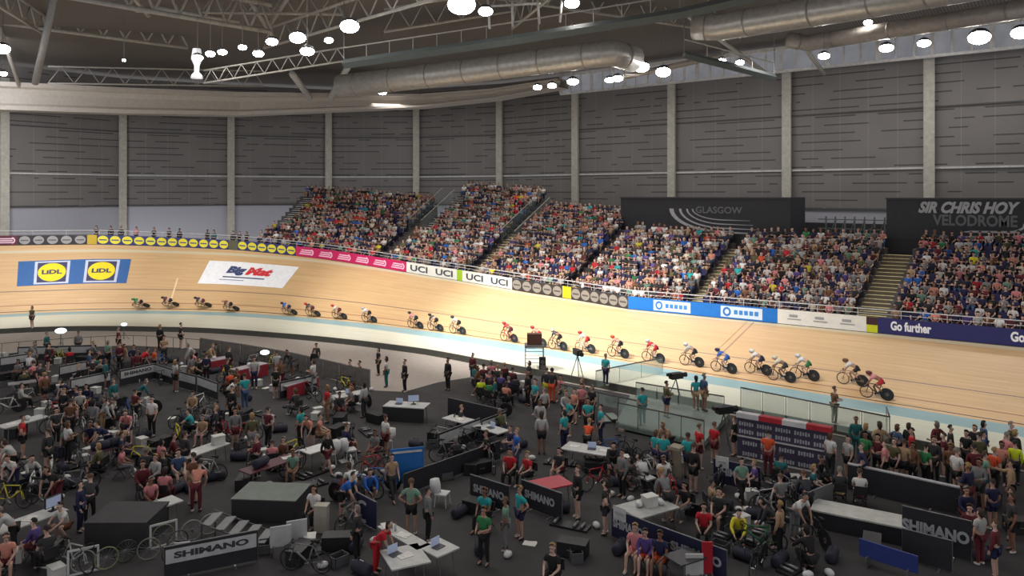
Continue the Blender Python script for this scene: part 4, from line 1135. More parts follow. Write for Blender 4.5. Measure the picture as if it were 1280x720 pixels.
def bigm(t, f):
    letters('Big', lambda a, b: f(a, b, 0.012), 'blue_lettering', flatm((60, 72, 112)), t, 0.07, 0.15, (0.25, 0.40, 0.46, 0.80))
    letters('Mat', lambda a, b: f(a, b, 0.012), 'red_lettering', flatm((204, 52, 58)), t, 0.07, 0.15, (0.47, 0.45, 0.76, 0.80))
    mb = MB(); patch(lambda a, b: f(a, b, 0.012), (0.24, 0.30, 0.72, 0.35), mb, 4, 1); link('underline', mb.mesh('line', flatm((70, 86, 118))), t)
    mb = MB(); patch(lambda a, b: f(a, b, 0.012), (0.22, 0.18, 0.5, 0.22), mb, 4, 1); link('small_print', mb.mesh('print', flatm((150, 160, 190))), t)
track_ad([(262, 326), (374, 334), (353, 360.5), (247, 354.5)], 'white advert with blue and red lettering on the banked boards', (236, 236, 240), bigm)
def pline(pts, w, col, label):
    q = [SV(*p) for p in pts]; mb = MB(); vs = []
    n = 10
    for i in range(n + 1):
        a = q[0][0] + (q[1][0] - q[0][0]) * i / n; b = q[0][1] + (q[1][1] - q[0][1]) * i / n
        vs += [TR(a - w / 2, b, 0.012), TR(a + w / 2, b, 0.012)]
    mb.add(vs, [(2 * i, 2 * i + 1, 2 * i + 3, 2 * i + 2) for i in range(n)])
    struct(link('trim_line', mb.mesh('line', flatm(col))))
pline([(903, 441), (942, 403)], 0.1, (170, 140, 115), ''); pline([(895, 439), (934, 402)], 0.06, (176, 148, 120), '')
pline([(213, 378), (222, 348)], 0.15, (232, 205, 165), '')

# ---- the two big black signs on boxes above the stand
def signbox(x0, x1, y, z0, z1, label, deco):
    t = thing('sign_box', label, 'sign', ((x0 + x1) / 2, y, z0))
    w = x1 - x0; mb = MB(); mb.box((0, 1.7, (z1 - z0) / 2), (w, 3.4, z1 - z0)); link('box', mb.mesh('box', M('sign_black', (44, 44, 50), 0.6)), t)
    mb = MB(); mb.box((0, -0.02, (z1 - z0) - 0.05), (w + 0.1, 0.12, 0.1)); mb.box((0, -0.02, 0.05), (w + 0.1, 0.12, 0.1)); link('edge_trim', mb.mesh('edge', M('sign_edge', (58, 58, 62), 0.5)), t)
    f = lambda u, v, lift=0.0: Vector((-w / 2 + w * u, -0.03 - lift, (z1 - z0) * v))
    deco(t, f, w, z1 - z0)
def xat(px, y): 
    b = math.atan((px - 640) / F); return -math.tan(YAW - b) * y
SIGNW = M('sign_silver_vinyl', (176, 176, 180), 0.5, noise=0.1); SIGND = M('sign_grey_vinyl', (108, 108, 112), 0.5, noise=0.1)
gx0, gx1, GY = xat(776, 59.6), xat(988, 59.6), 59.6
def u_of(px, x0, x1): return (xat(px, GY) - x0) / (x1 - x0)
def gla(t, f, w, h):
    U = lambda px: u_of(px, gx0, gx1)
    letters('GLASGOW', lambda a, b: f(a, b, 0.02), 'lettering', SIGND, t, 0.02, 0.0, (U(870), 0.62, U(928), 0.78))
    for k, px in enumerate((837, 849, 858, 865)):
        mb = MB(); x = U(px); th = (0.02, 0.011, 0.008, 0.006)[k]; yb = 0.16 + 0.1 * k; vs = []
        P_ = []; tv = (0.055, 0.035, 0.025, 0.02)[k]
        for i in range(11):
            an = math.radians(180 + 90 * i / 10); rx = U(905) - x; ry = 0.72 - yb
            P_.append(((U(905) + rx * math.cos(an)), 0.72 + ry * math.sin(an), (U(905) + (rx - th * 1.3) * math.cos(an)), 0.72 + (ry - tv) * math.sin(an)))
        P_.append((U(950 - 4 * k), yb, U(950 - 4 * k), yb + tv * 0.3))
        vs = [f(q, r_, 0.02) for a in P_ for q, r_ in ((a[0], a[1]), (a[2], a[3]))]
        mb.add(vs, [(2 * i, 2 * i + 2, 2 * i + 3, 2 * i + 1) for i in range(len(P_) - 1)]); link('track_stripe', mb.mesh('stripe', SIGNW), t)
signbox(gx0, gx1, GY, 6.85, 10.4, 'long black sign box with silver curved stripes and a grey word', gla)
hx0, hx1 = xat(1108, GY), 6.0
def hoy(t, f, w, h):
    U = lambda px: (xat(px, GY) - hx0) / (hx1 - hx0)
    letters('SIR CHRIS HOY', lambda a, b: f(a, b, 0.02), 'silver_lettering', SIGNW, t, 0.05, 0.35, (U(1148), 0.70, U(1276), 0.93))
    letters('VELODROME', lambda a, b: f(a, b, 0.02), 'grey_lettering', SIGND, t, 0.03, 0.0, (U(1166), 0.46, U(1272), 0.68))
    for k in range(4):
        mb = MB(); yb = 0.04 + 0.1 * k; x1 = U(1290 + 12 - 4 * k); vs = []; P_ = [(U(1182 + 8 * k), yb, yb + 0.015)]
        P_ += [(U(1215), yb, yb + 0.035), (U(1255), yb + 0.005, yb + 0.045)]
        for i in range(8):
            an = math.radians(-90 + 90 * i / 7); P_.append((U(1262) + (x1 - U(1262)) * math.cos(an), yb + 0.4 + 0.4 * math.sin(an), yb + 0.4 + 0.355 * math.sin(an)))
        for q in P_: vs += [f(q[0], q[1], 0.02), f(q[0] - (0.003 if q[1] < yb + .1 else 0.01), q[2], 0.02)]
        mb.add(vs, [(2 * i, 2 * i + 2, 2 * i + 3, 2 * i + 1) for i in range(len(P_) - 1)]); link('track_stripe', mb.mesh('stripe', SIGNW), t)
signbox(hx0, hx1, GY, 6.85, 10.4, 'large black sign box with bold slanting silver lettering', hoy)

# ================================================================ THE RACE
for a in [(178, 384, 'green', 'black', 'green', 'black', 'leading the line round the bend'),
          (215, 382.5, 'maroon', 'black', 'black', 'black', 'second round the bend'),
          (256, 383.5, 'charcoal', 'maroon', 'black', 'black', 'third, below the white track advert'),
          (291, 388, 'brown', 'black', 'salmon', 'black', 'fourth, last before the gap'),
          (364, 393, 'blue', 'navy', 'navy', 'black', 'first of four leaving the bend'),
          (393, 395, 'charcoal', 'maroon', 'red', 'black', 'second of four leaving the bend'),
          (426, 398.5, 'cream', 'maroon', 'red', 'black', 'third of four leaving the bend'),
          (463, 403, 'white', 'black', 'pale', 'black', 'fourth, alone behind the bend group'),
          (520, 411, 'pink', 'black', 'black', 'black', 'first of three past the pink boards'),
          (544, 415, 'charcoal', 'black', 'black', 'black', 'middle of three past the pink boards'),
          (572, 418.5, 'pale', 'black', 'black', 'black', 'last of three past the pink boards'),
          (636, 428, 'red', 'maroon', 'red', 'red', 'alone before the black boards'),
          (672, 433.5, 'salmon', 'red', 'red', 'brown', 'behind the camera scaffold'),
          (697, 438, 'charcoal', 'black', 'cream', 'black', 'just behind the camera scaffold'),
          (732, 441, 'white', 'red', 'red', 'pale', 'above the tripod camera'),
          (773, 447, 'salmon', 'black', 'orange', 'black', 'above the glass ramp rail'),
          (817, 453, 'red', 'red', 'white', 'black', 'first past the blue boards'),
          (865, 458, 'pale', 'black', 'white', 'black', 'second below the blue boards'),
          (905, 466, 'blue', 'blue', 'navy', 'black', 'below the end of the blue boards'),
          (948, 468, 'white', 'navy', 'white', 'black', 'starting the bunch below white boards'),
          (977, 477, 'cream', 'charcoal', 'cream', 'black', 'lowest of the bunch below white boards'),
          (1006, 475, 'white', 'green', 'white', 'black', 'last of the bunch below white boards'),
          (1066, 482, 'white', 'black', 'brown', 'tan', 'last but one on the track'),
          (1096, 499, 'pink', 'red', 'maroon', 'black', 'last of all on the track')]:
    rider(*a)
# people standing on the gangway above the bend boards
for i, (px, top) in enumerate(((121, 'black'), (139, 'black'), (152, 'black'), (171, 'pink'), (193, 'black'), (212, 'charcoal'), (225, 'charcoal'), (260, 'black'), (268, 'darkteal'), (292, 'charcoal'), (300, 'black'), (309, 'black'))):
    s = s_of_px(px, lambda q: OUT(q, 1.1, 1.2)); person(0, 0, 'stand', top, 'black', 'on the gangway above the bend boards', face=math.degrees(facing(s)), loc=OUT(s, 1.0, 0.0), h=1.8)
# ================================================================ THE INFIELD
FZ = FLOOR + 0.012
PITBLACK = M('barrier_black_print', (40, 40, 46), 0.6); PITNAVY = M('barrier_navy_print', (34, 36, 70), 0.6); PITGREY = M('barrier_grey_print', (100, 100, 102), 0.6)
TXTG = M('barrier_pale_lettering', (176, 178, 184), 0.6, noise=0.05); TXTD = M('barrier_dark_lettering', (60, 60, 66), 0.6, noise=0.05)
STRIPG = M('barrier_grey_strip', (176, 176, 178), 0.6); ALU = M('dull_aluminium', (130, 130, 132), 0.4, 0.6)
def barrier(a, b, label, text=None, mat=None, h=0.95, strip_=None, card=False, group=None, t0=0.1, t1=0.9):
    A, B = G(*a, FZ), G(*b, FZ); L = (B - A).length; ang = math.atan2(B.y - A.y, B.x - A.x); c = (A + B) / 2
    t = thing('pit_barrier', label, 'barrier', c, ang, group)
    mb = MB(); mb.box((0, 0, h / 2 + 0.03), (L, 0.04, h - 0.06)); link('panel', mb.mesh('panel', mat or PITBLACK), t)
    mb = MB(); mb.tube([(-L / 2, 0, h), (L / 2, 0, h)], 0.022, 6)
    for x in np.linspace(-L / 2, L / 2, max(2, int(L / 2) + 1)): mb.tube([(x, 0.03, 0), (x, 0.03, h)], 0.02, 6)
    link('frame', mb.mesh('frame', ALU), t)
    n = max(2, int(L / 2.5))
    for k in range(n):
        mb = MB(); x = -L / 2 + L * (k + 0.5) / n; mb.box((x, 0, 0.012), (0.06, 0.5, 0.02)); link('foot', mb.mesh('foot', ALU), t)
    if strip_:
        mb = MB(); mb.box((0, -0.03, h * 0.70), (L * 0.97, 0.02, h * 0.42)); link('pale_strip', mb.mesh('strip', strip_), t)
    if text:
        reps = text if isinstance(text, list) else [(text, t0, t1)]
        for s, u0, u1 in reps:
            letters(s, lambda x, y: Vector((-L / 2 + L * x, -0.045, h * y)), 'lettering', TXTD if strip_ else TXTG, t, 0.05, 0, (u0, 0.62 if strip_ else 0.42, u1, 0.82 if strip_ else 0.72))
    if card:
        mb = MB(); mb.box((-L / 2 + 0.35, -0.05, h * 0.93), (0.5, 0.02, 0.42)); link('white_card', mb.mesh('card', M('white_card', (205, 205, 205), 0.6)), t)
        mb = MB(); mb.box((-L / 2 + 0.35, -0.065, h * 0.93), (0.34, 0.012, 0.1)); link('card_print', mb.mesh('print', TXTG), t)
    return t
TABLE = {}
def table(a, b, label, depth=0.75, top=(190, 190, 188), h=0.74, items=(), cloth=None):
    """table whose top runs between two pixels (given on the floor line under it)"""
    A, B = G(*a, FZ + h), G(*b, FZ + h); L = (B - A).length; ang = math.atan2(B.y - A.y, B.x - A.x); c = (A + B) / 2; c.z = FZ
    t = thing('trestle_table', label, 'table', c, ang)
    mb = MB(); mb.box((0, 0, h - 0.02), (L, depth, 0.04)); link('tabletop', mb.mesh('tabletop', M('tabletop_%d_%d_%d' % top, top, 0.45)), t)
    for sx in (-1, 1):
        for sy in (-1, 1):
            mb = MB(); mb.tube([(sx * (L / 2 - 0.15), sy * (depth / 2 - 0.06), 0), (sx * (L / 2 - 0.2), sy * (depth / 2 - 0.1), h - 0.04)], 0.018, 6); link('leg', mb.mesh('leg', ALU), t)
    if cloth:
        mb = MB(); mb.box((0, -depth / 2 - 0.01, h / 2), (L * 1.0, 0.012, h - 0.08)); link('front_cloth', mb.mesh('cloth', M('cloth_%d_%d_%d' % cloth, cloth, 0.8)), t)
    M_ = Matrix.Translation(c) @ Matrix.Rotation(ang, 4, 'Z')
    for kind, x, y, lab in items:
        p = M_ @ Vector((x * L / 2, y * depth / 2, h + 0.002)); small(kind, p, ang + rngp.uniform(-.4, .4), lab)
    return t
SMALL = {}
def small(kind, p, rz, label, group=None):
    if kind in SMALL: return copy_thing(SMALL[kind], p, rz, label, group)
    if kind == 'laptop':
        t = thing('laptop', label, 'laptop', p, rz, group); mb = MB(); mb.box((0, 0, 0.01), (0.34, 0.24, 0.02)); link('keyboard_base', mb.mesh('base', M('laptop_grey', (70, 70, 74), 0.4)), t)
        mb = MB(); mb.box((0, 0.14, 0.13), (0.34, 0.02, 0.23)); link('screen', mb.mesh('screen', M('screen_dim', (150, 160, 185), 0.3, emit=0.3)), t)
    elif kind == 'monitor':
        t = thing('monitor', label, 'monitor', p, rz, group); mb = MB(); mb.box((0, 0, 0.3), (0.56, 0.05, 0.34)); link('casing', mb.mesh('casing', M('monitor_black', (24, 24, 26), 0.4)), t)
        mb = MB(); mb.box((0, 0, 0.07), (0.05, 0.05, 0.14)); mb.box((0, 0, 0.01), (0.24, 0.18, 0.02)); link('stand', mb.mesh('stand', MATS['monitor_black']), t)
        mb = MB(); mb.box((0, -0.028, 0.3), (0.52, 0.01, 0.3)); link('screen', mb.mesh('screen', MATS.get('screen_dim') or M('screen_dim', (150, 160, 185), 0.3, emit=0.3)), t)
    elif kind == 'bottle':
        mb = MB(); mb.tube([(0, 0, 0), (0, 0, .15), (0, 0, .18), (0, 0, .22)], [.035, .035, .02, .018], 10); t = thing('drinks_bottle', label, 'bottle', p, rz, group, me=mb.mesh('bottle', M('bottle_plastic', (190, 196, 200), 0.3), True))
        mb = MB(); mb.tube([(0, 0, .22), (0, 0, .25)], .02, 8); link('cap', mb.mesh('cap', M('bottle_cap', (150, 40, 40), 0.5)), t)
    elif kind == 'papers':
        mb = MB(); mb.box((0, 0, 0.008), (0.42, 0.3, 0.016)); mb.box((0.06, 0.03, 0.02), (0.3, 0.22, 0.008), 0.3); t = thing('papers', label, 'papers', p, rz, group, me=mb.mesh('papers', M('paper_white', (222, 220, 214), 0.7)))
    elif kind == 'white_box':
        mb = MB(); mb.box((0, 0, 0.16), (0.45, 0.34, 0.32)); t = thing('storage_box', label, 'box', p, rz, group, me=mb.mesh('box', M('box_white_plastic', (205, 204, 200), 0.5)))
        mb = MB(); mb.box((0, 0, 0.335), (0.48, 0.37, 0.03)); link('lid', mb.mesh('lid', MATS['box_white_plastic']), t)
    elif kind == 'helmet':
        mb = MB(); mb.sphere((0, 0, 0.1), 0.13, 12, (0.9, 1.3, 0.8)); t = thing('cycling_helmet', label, 'helmet', p, rz, group, me=mb.mesh('helmet', M('helmet_white', (212, 212, 212), 0.35), True))
        mb = MB(); mb.sphere((0, 0.11, 0.07), 0.07, 8, (1.1, 0.5, 0.5)); link('visor', mb.mesh('visor', MATS['dark_visor'], True), t)
    elif kind == 'black_case':
        mb = MB(); mb.box((0, 0, 0.22), (0.9, 0.5, 0.40)); mb.box((0, 0, 0.43), (0.92, 0.52, 0.03)); t = thing('flight_case', label, 'case', p, rz, group, me=mb.mesh('case', M('case_black', (32, 32, 36), 0.5)))
        mb = MB(); mb.tube([(-.1, -.26, .25), (-.1, -.3, .25), (.1, -.3, .25), (.1, -.26, .25)], .012, 6); link('handle', mb.mesh('handle', ALU), t)
    elif kind == 'kit_bag':
        mb = MB(); mb.tube([(-0.34, 0, .17), (-.3, 0, .17), (0.3, 0, .17), (0.34, 0, .17)], [.12, .17, .17, .12], 12); t = thing('kit_bag', label, 'bag', p, rz, group, me=mb.mesh('bag', M('bag_dark', (44, 44, 60), 0.8), True))
        mb = MB(); mb.tube([(-.15, 0, .33), (-.1, 0, .42), (.1, 0, .42), (.15, 0, .33)], .012, 6); link('handle', mb.mesh('strap', MATS['bag_dark']), t)
    elif kind == 'crate':
        mb = MB(); mb.box((0, 0, 0.02), (.5, .36, .04))
        for s in (-1, 1): mb.box((0, s * .17, .16), (.5, .02, .3)); mb.box((s * .24, 0, .16), (.02, .36, .3))
        t = thing('crate', label, 'crate', p, rz, group, me=mb.mesh('crate', M('crate_grey', (84, 86, 90), 0.6)))
        mb = MB(); mb.box((0, -.185, .26), (.2, .015, .05)); link('handle', mb.mesh('handle', PITBLACK), t)
    elif kind == 'roller':
        t = thing('turbo_trainer', label, 'trainer', p, rz, group); mb = MB(); mb.box((0, 0, .04), (.5, 1.3, .06)); link('base', mb.mesh('base', M('case_black', (32, 32, 36), 0.5)), t)
        for y in (-.45, -.2, .5): mb = MB(); mb.tube([(-.2, y, .12), (.2, y, .12)], .05, 10); link('drum', mb.mesh('drum', ALU, True), t)
    SMALL[kind] = t
    return t

# ---- crowd-control fence with grey covers round the rim of the pits
fp = [(250, 443), (276, 447), (301, 451), (323, 455), (344, 459), (364, 463), (384, 468), (405, 473), (425, 478), (444, 483), (463, 487)]
COVER = M('grey_fence_cover', (112, 108, 104), 0.8, noise=0.2); GP = []
for i in range(len(fp) - 1):
    A, B = G(*fp[i], FZ), G(*fp[i + 1], FZ); L = (B - A).length - 0.05; ang = math.atan2(B.y - A.y, B.x - A.x)
    t = thing('fence_panel', 'grey covered crowd fence panel along the rim of the pits', 'fence panel', (A + B) / 2, ang, 'covered fence panels along the rim')
    mb = MB(); mb.box((0, -0.02, 0.6), (L - .06, 0.02, 1.0)); link('cover', mb.mesh('cover', COVER), t)
    mb = MB(); mb.tube([(-L / 2, 0, 0), (-L / 2, 0, 1.12), (L / 2, 0, 1.12), (L / 2, 0, 0)], 0.02, 6); link('frame', mb.mesh('frame', STEELD), t)
    for s in (-1, 1): mb = MB(); mb.box((s * L / 2 * .8, 0, 0.012), (0.05, 0.5, 0.02)); link('foot', mb.mesh('foot', STEELD), t)
# thin wire fence further left
fp = [(-20, 450), (45, 444), (95, 440), (150, 437), (200, 438), (250, 443)]
for i in range(len(fp) - 1):
    A, B = G(*fp[i], FZ), G(*fp[i + 1], FZ); L = (B - A).length; ang = math.atan2(B.y - A.y, B.x - A.x)
    t = thing('rope_fence', 'thin dark rail fence round the far end of the pits', 'fence', (A + B) / 2, ang, 'thin rail fences round the far end')
    mb = MB(); mb.tube([(-L / 2, 0, 1.0), (L / 2, 0, 1.0)], 0.02, 6); link('rail', mb.mesh('rail', STEELD), t)
    for x in np.linspace(-L / 2 + .02, L / 2 - .02, 4): mb = MB(); mb.tube([(x, 0, 0), (x, 0, 1.0)], 0.018, 5); link('post', mb.mesh('post', STEELD), t)

# ---- lamps on stands
def led(px, py, r, pyf, label):
    c = G(px, pyf, FZ); Z = PX(c)[2]; hz = (CAMH - (py - HOR) * Z / F) - c.z
    t = thing('work_light', label, 'work light', c, YAW)
    mb = MB(); mb.tube([(0, 0, 0.0), (0, 0, hz - r * .3)], 0.03, 8)
    for k in range(3): a = k * 2.1; mb.tube([(0, 0, .5), (.4 * math.cos(a), .4 * math.sin(a), 0)], 0.015, 5)
    link('tripod', mb.mesh('tripod', STEELD), t)
    mb = MB(); mb.sphere((0, 0, hz), r, 14, (1.25, 1.0, 0.62)); link('lamp', mb.mesh('lamp', M('balloon_light', (250, 250, 255), 0.4, emit=2.5, noise=0), True), t)
led(76, 413.5, 0.31, 436, 'glowing balloon lamp beside the black curb of the bend')
led(155, 405.5, 0.18, 424, 'small dim balloon lamp at the curb of the bend')
led(331, 440.5, 0.23, 466, 'glowing balloon lamp in front of the grey fence')

# ---- pit boards (grey strips and lettered barriers)
for i, (a, b, l, kw) in enumerate([
    ((0, 466), (45, 459), 'long pale strip barrier at the far edge of the picture', dict(strip_=STRIPG)),
    ((22, 452), (120, 449), 'farthest pale strip barrier below the balloon lamp', dict(strip_=STRIPG)),
    ((74, 478), (117, 469), 'short pale strip barrier behind the parked bikes', dict(strip_=STRIPG)),
    ((88, 496), (138, 485), 'pale strip barrier slanting towards the empty carpet', dict(strip_=STRIPG)),
    ((150, 484), (193, 474), 'pale strip barrier at the far corner of the empty carpet', dict(strip_=STRIPG, text='SHIMANO')),
    ((193, 474), (216, 482), 'short strip barrier turning the corner of the empty carpet', dict(strip_=STRIPG)),
    ((224, 485), (245, 491), 'bright strip barrier behind the empty carpet', dict(strip_=M('barrier_white_strip', (190, 190, 192), 0.6))),
    ((247, 491), (272, 501), 'bright strip barrier beside the orange seating', dict(strip_=M('barrier_white_strip', (190, 190, 192), 0.6))),
    ((350, 500), (396, 489), 'strip barrier in front of the grey fence', dict(strip_=STRIPG)),
    ((548, 570), (600, 549), 'strip barrier below the white-topped counter', dict(strip_=STRIPG)),
    ((602, 552), (632, 540), 'strip barrier beside the blue-jacketed person', dict(strip_=STRIPG)),
    ((560, 521), (630, 538), 'dark counter barrier behind the white-edged tables', dict(mat=PITBLACK)),
    ((205, 726), (322, 702), 'dark barrier with a pale strip near the bottom edge', dict(strip_=M('barrier_white_strip', (190, 190, 192), 0.6), text='SHIMANO')),
    ((588, 626), (636, 642), 'black lettered barrier behind the teal-capped person', dict(text='SHIMANO', mat=PITBLACK)),
    ((652, 633), (702, 652), 'dark lettered barrier below the red table', dict(text=[('SHIMANO', 0.1, 0.85)], card=False)),
    ((765, 672), (812, 692), 'navy lettered barrier with a white card at its end', dict(text='SHIMANO', mat=PITNAVY, card=True, t0=0.05, t1=0.85)),
    ((812, 692), (908, 730), 'long navy lettered barrier above the sitting pair', dict(text=[('SHIMANO', 0.3, 0.95)], mat=PITNAVY)),
    ((892, 604), (950, 617), 'low lettered barrier with a white card behind the walking man', dict(text='SHIMANO', mat=PITNAVY, card=True)),
    ((1128, 682), (1214, 704), 'large black lettered barrier beside the pale podium', dict(text='SHIMANO', mat=PITBLACK, h=1.25, t0=0.0, t1=0.98)),
    ((1128, 700), (1190, 717), 'low black barrier below the large lettered one', dict(mat=PITBLACK, text=None)),
    ((1000, 655), (1040, 638), 'grey ramp barrier leaning beside the podium', dict(mat=PITGREY)),
    ((1060, 613), (1200, 646), 'long barrier with a white top rail holding back the crowd', dict(mat=PITBLACK)),
    ((505, 620), (625, 575), 'long low grey-topped barrier crossing the middle of the pits', dict(mat=PITBLACK, h=0.8)),
    ((445, 650), (470, 664), 'dark board with a big white curved mark', dict(mat=PITNAVY)),
]): barrier(a, b, l, **kw)
# curved mark on its own board
t = [x for x in THINGS if x['label'].startswith('dark board with a big')][0]
mb = MB(); ellipse(lambda a, b: Vector((a, -0.045, b)), (-0.1, .45), .42, .36, mb, 18, 60, 300, 0.7); link('curved_mark', mb.mesh('mark', TXTG), t)
# white top rail
for L_, lab in (('long barrier with a white top', 0),):
    t = [x for x in THINGS if x['label'].startswith(L_)][0]; w = 11
    A, B = G(1060, 613, FZ), G(1200, 646, FZ); L = (B - A).length; mb = MB(); mb.tube([(-L / 2, 0, 1.0), (L / 2, 0, 1.0)], 0.05, 8); link('white_top_rail', mb.mesh('rail', RAILM), t)
# red and white banner stand
A, B = G(922, 573, FZ), G(1040, 597, FZ); L = (B - A).length; ang = math.atan2(B.y - A.y, B.x - A.x)
t = thing('banner_stand', 'large sponsor banner wall with a red and white top band', 'banner', (A + B) / 2, ang)
mb = MB(); mb.box((0, 0, 0.95), (L, 0.08, 1.6)); link('banner', mb.mesh('banner', M('banner_dark_purple', (66, 60, 84), 0.6)), t)
RB = M('banner_red', (170, 34, 46), 0.5); WB = M('banner_white', (200, 198, 200), 0.5)
for k, m_ in enumerate((WB, RB, WB, RB)):
    mb = MB(); mb.box((-L / 2 + L * (k + .5) / 4, -0.02, 1.86), (L / 4, 0.34, 0.2)); link('white_band' if k % 2 == 0 else 'red_band', mb.mesh('band', m_), t)
for r_ in (0.28, 0.72, 1.18, 1.5):
    for k in range(5):
        u = -L / 2 + L * (k + .5) / 5 + (0.15 if r_ < 1 else 0)
        mb = MB()
        for q_ in range(6): mb.box((u - L * .07 + L * .028 * q_, -0.045, r_), (L * .018, 0.012, .13 if q_ % 2 else .17))
        link('print_row', mb.mesh('print', TXTG), t)
mb = MB(); mb.box((0, -0.06, 0.98), (L, 0.02, 0.06)); mb.box((0, -0.06, 0.1), (L, 0.02, 0.06)); link('white_line', mb.mesh('line', WB), t)
for s in (-1, 1): mb = MB(); mb.box((s * L * .4, 0, 0.05), (0.08, 0.7, 0.1)); link('foot', mb.mesh('foot', ALU), t)
# podium with pale top
A, B = G(1034, 652, FZ + .55), G(1112, 668, FZ + .55); c = (A + B) / 2; L = (B - A).length
c = G(1073, 641, FZ + .6); c.z = FZ; t = thing('podium', 'low podium with a pale top beside the large lettered barrier', 'podium', c, math.atan2(B.y - A.y, B.x - A.x))
mb = MB(); mb.box((0, 0, 0.28), (2.7, 0.95, 0.56)); link('skirt', mb.mesh('skirt', PITBLACK), t)
mb = MB(); mb.box((0, 0, 0.585), (2.8, 1.05, 0.05)); link('top', mb.mesh('top', M('podium_pale_top', (190, 190, 184), 0.5)), t)

# ---- tables
table((0, 534), (56, 519), 'white table under the strip of kit near the far edge', items=[('helmet', .2, 0, 'white helmet on the white table behind the red-topped man'), ('papers', -.5, 0, 'papers on the white table behind the red-topped man')])
table((226, 571), (280, 552), 'white table with a white box standing alone on the carpet', items=[('white_box', .72, 0, 'white storage box at the end of the lone white table'), ('papers', -.5, .1, 'papers on the lone white table')])
table((-6, 664), (78, 634), 'long white table with a monitor at its end', items=[('monitor', .7, 0, 'black monitor at the end of the long white table'), ('papers', 0, 0, 'papers in the middle of the long white table'), ('bottle', -.5, 0, 'drinks bottle on the long white table')])
table((380, 565), (430, 550), 'bright white table beside the cyclist warming up', top=(214, 214, 212))
table((418, 496), (455, 489), 'white table in front of the end of the grey fence', items=[('laptop', 0, 0, 'laptop on the table by the end of the grey fence')])
table((483, 504), (534, 507), 'white-edged black counter at the edge of the carpet', cloth=(38, 38, 42), depth=1.0, items=[('monitor', .3, .2, 'black monitor on the white-edged counter'), ('laptop', -.4, 0, 'laptop on the white-edged counter')])
table((559, 520), (592, 528), 'pale table in the pit behind the dark counter', items=[('papers', 0, 0, 'papers on the pale table behind the dark counter')])
table((596, 530), (630, 540), 'second pale table in the pit behind the dark counter', items=[('laptop', 0, 0, 'laptop on the second pale table')])
table((668, 607), (708, 599), 'red-topped table beside the person in black', top=(176, 46, 62), depth=1.0)
table((706, 556), (768, 566), 'white table covered in papers in front of the teal team', depth=1.0, items=[('papers', -.6, 0, 'papers at one end of the teal team table'), ('laptop', 0.1, 0, 'laptop in the middle of the teal team table'), ('papers', .6, .1, 'papers at the other end of the teal team table')])
table((784, 640), (834, 626), 'grey table piled with white kit behind the navy barrier', depth=1.2, top=(170, 170, 168), items=[('white_box', .1, 0, 'white box on the grey table behind the navy barrier'), ('helmet', -.3, .2, 'white helmet on the grey table'), ('helmet', .5, -.2, 'white helmet at the end of the grey table')])
table((480, 655), (530, 684), 'long narrow white counter behind the red-shirted person', depth=0.5, items=[('bottle', -.6, 0, 'first bottle on the narrow white counter'), ('bottle', -.4, 0, 'second bottle on the narrow white counter'), ('papers', 0, 0, 'papers on the narrow white counter'), ('papers', -.85, 0, 'papers at the end of the narrow white counter')])
table((482, 700), (530, 690), 'square white table in front of the red-shirted person', depth=1.25, items=[('papers', 0, 0, 'papers on the square white table'), ('laptop', -.4, 0.3, 'laptop on the square white table')])
table((534, 690), (562, 678), 'small white table at the end of the narrow counter', depth=0.9, items=[('laptop', 0, 0, 'laptop on the small white table')])
table((840, 700), (872, 690), 'low dark table behind the long navy barrier', top=(60, 60, 64))
table((168, 640), (222, 622), 'table with pale cloth among the sitting group', items=[('bottle', 0, 0, 'bottle among the sitting group')])
table((110, 565), (160, 553), 'dark table covered in maroon and navy kit', top=(70, 48, 60), items=[('kit_bag', -.4, 0, 'dark kit bag on the maroon covered table'), ('kit_bag', .4, 0, 'second dark kit bag on the maroon covered table')])
table((305, 590), (372, 568), 'dark red covered table in the middle pits', top=(90, 50, 56), items=[('papers', .6, 0, 'papers on the dark red table'), ('kit_bag', -.4, 0, 'kit bag on the dark red table')])
table((10, 480), (60, 474), 'grey table in the far pits below the strip barrier', top=(130, 130, 130))
for i, (a, b) in enumerate((((250, 452), (285, 446)), ((292, 462), (330, 453)), ((352, 482), (392, 470)))):
    table(a, b, 'table with a red and white edged cover before the grey fence, ' + ('farthest', 'middle', 'nearest')[i] + ' of three', top=(170, 160, 164), cloth=(150, 38, 52), items=[('helmet', 0, 0, 'white helmet on the ' + ('farthest', 'middle', 'nearest')[i] + ' red and white table')])
# ---- dark partitions and boxes
def box_thing(px, py, dims, ang, name, label, cat, mat, lid=None):
    c = G(px, py, FZ); t = thing(name, label, cat, c, math.radians(ang)); mb = MB(); mb.box((0, 0, dims[2] / 2), dims); link('body', mb.mesh('body', mat), t)
    mb = MB(); mb.box((0, 0, dims[2] + 0.015), (dims[0] + .04, dims[1] + .04, .03)); link('lid', mb.mesh('lid', lid or mat), t); return t
GR = M('partition_dark_grey', (48, 47, 50), 0.7); GG = M('cabin_green_grey', (104, 112, 106), 0.35)
box_thing(160, 672, (1.9, 1.6, 0.8), 40, 'dark_cabin', 'large dark grey box unit beside the wheel rack', 'cabin', GR)
box_thing(340, 642, (2.2, 1.5, 0.75), 35, 'work_counter', 'big dark counter unit with a grey glassy top', 'counter', GR, GG)
box_thing(402, 664, (0.42, 0.3, 0.85), 35, 'carton', 'tall beige carton standing beside two white panels', 'carton', M('beige_carton', (176, 168, 158), 0.7))
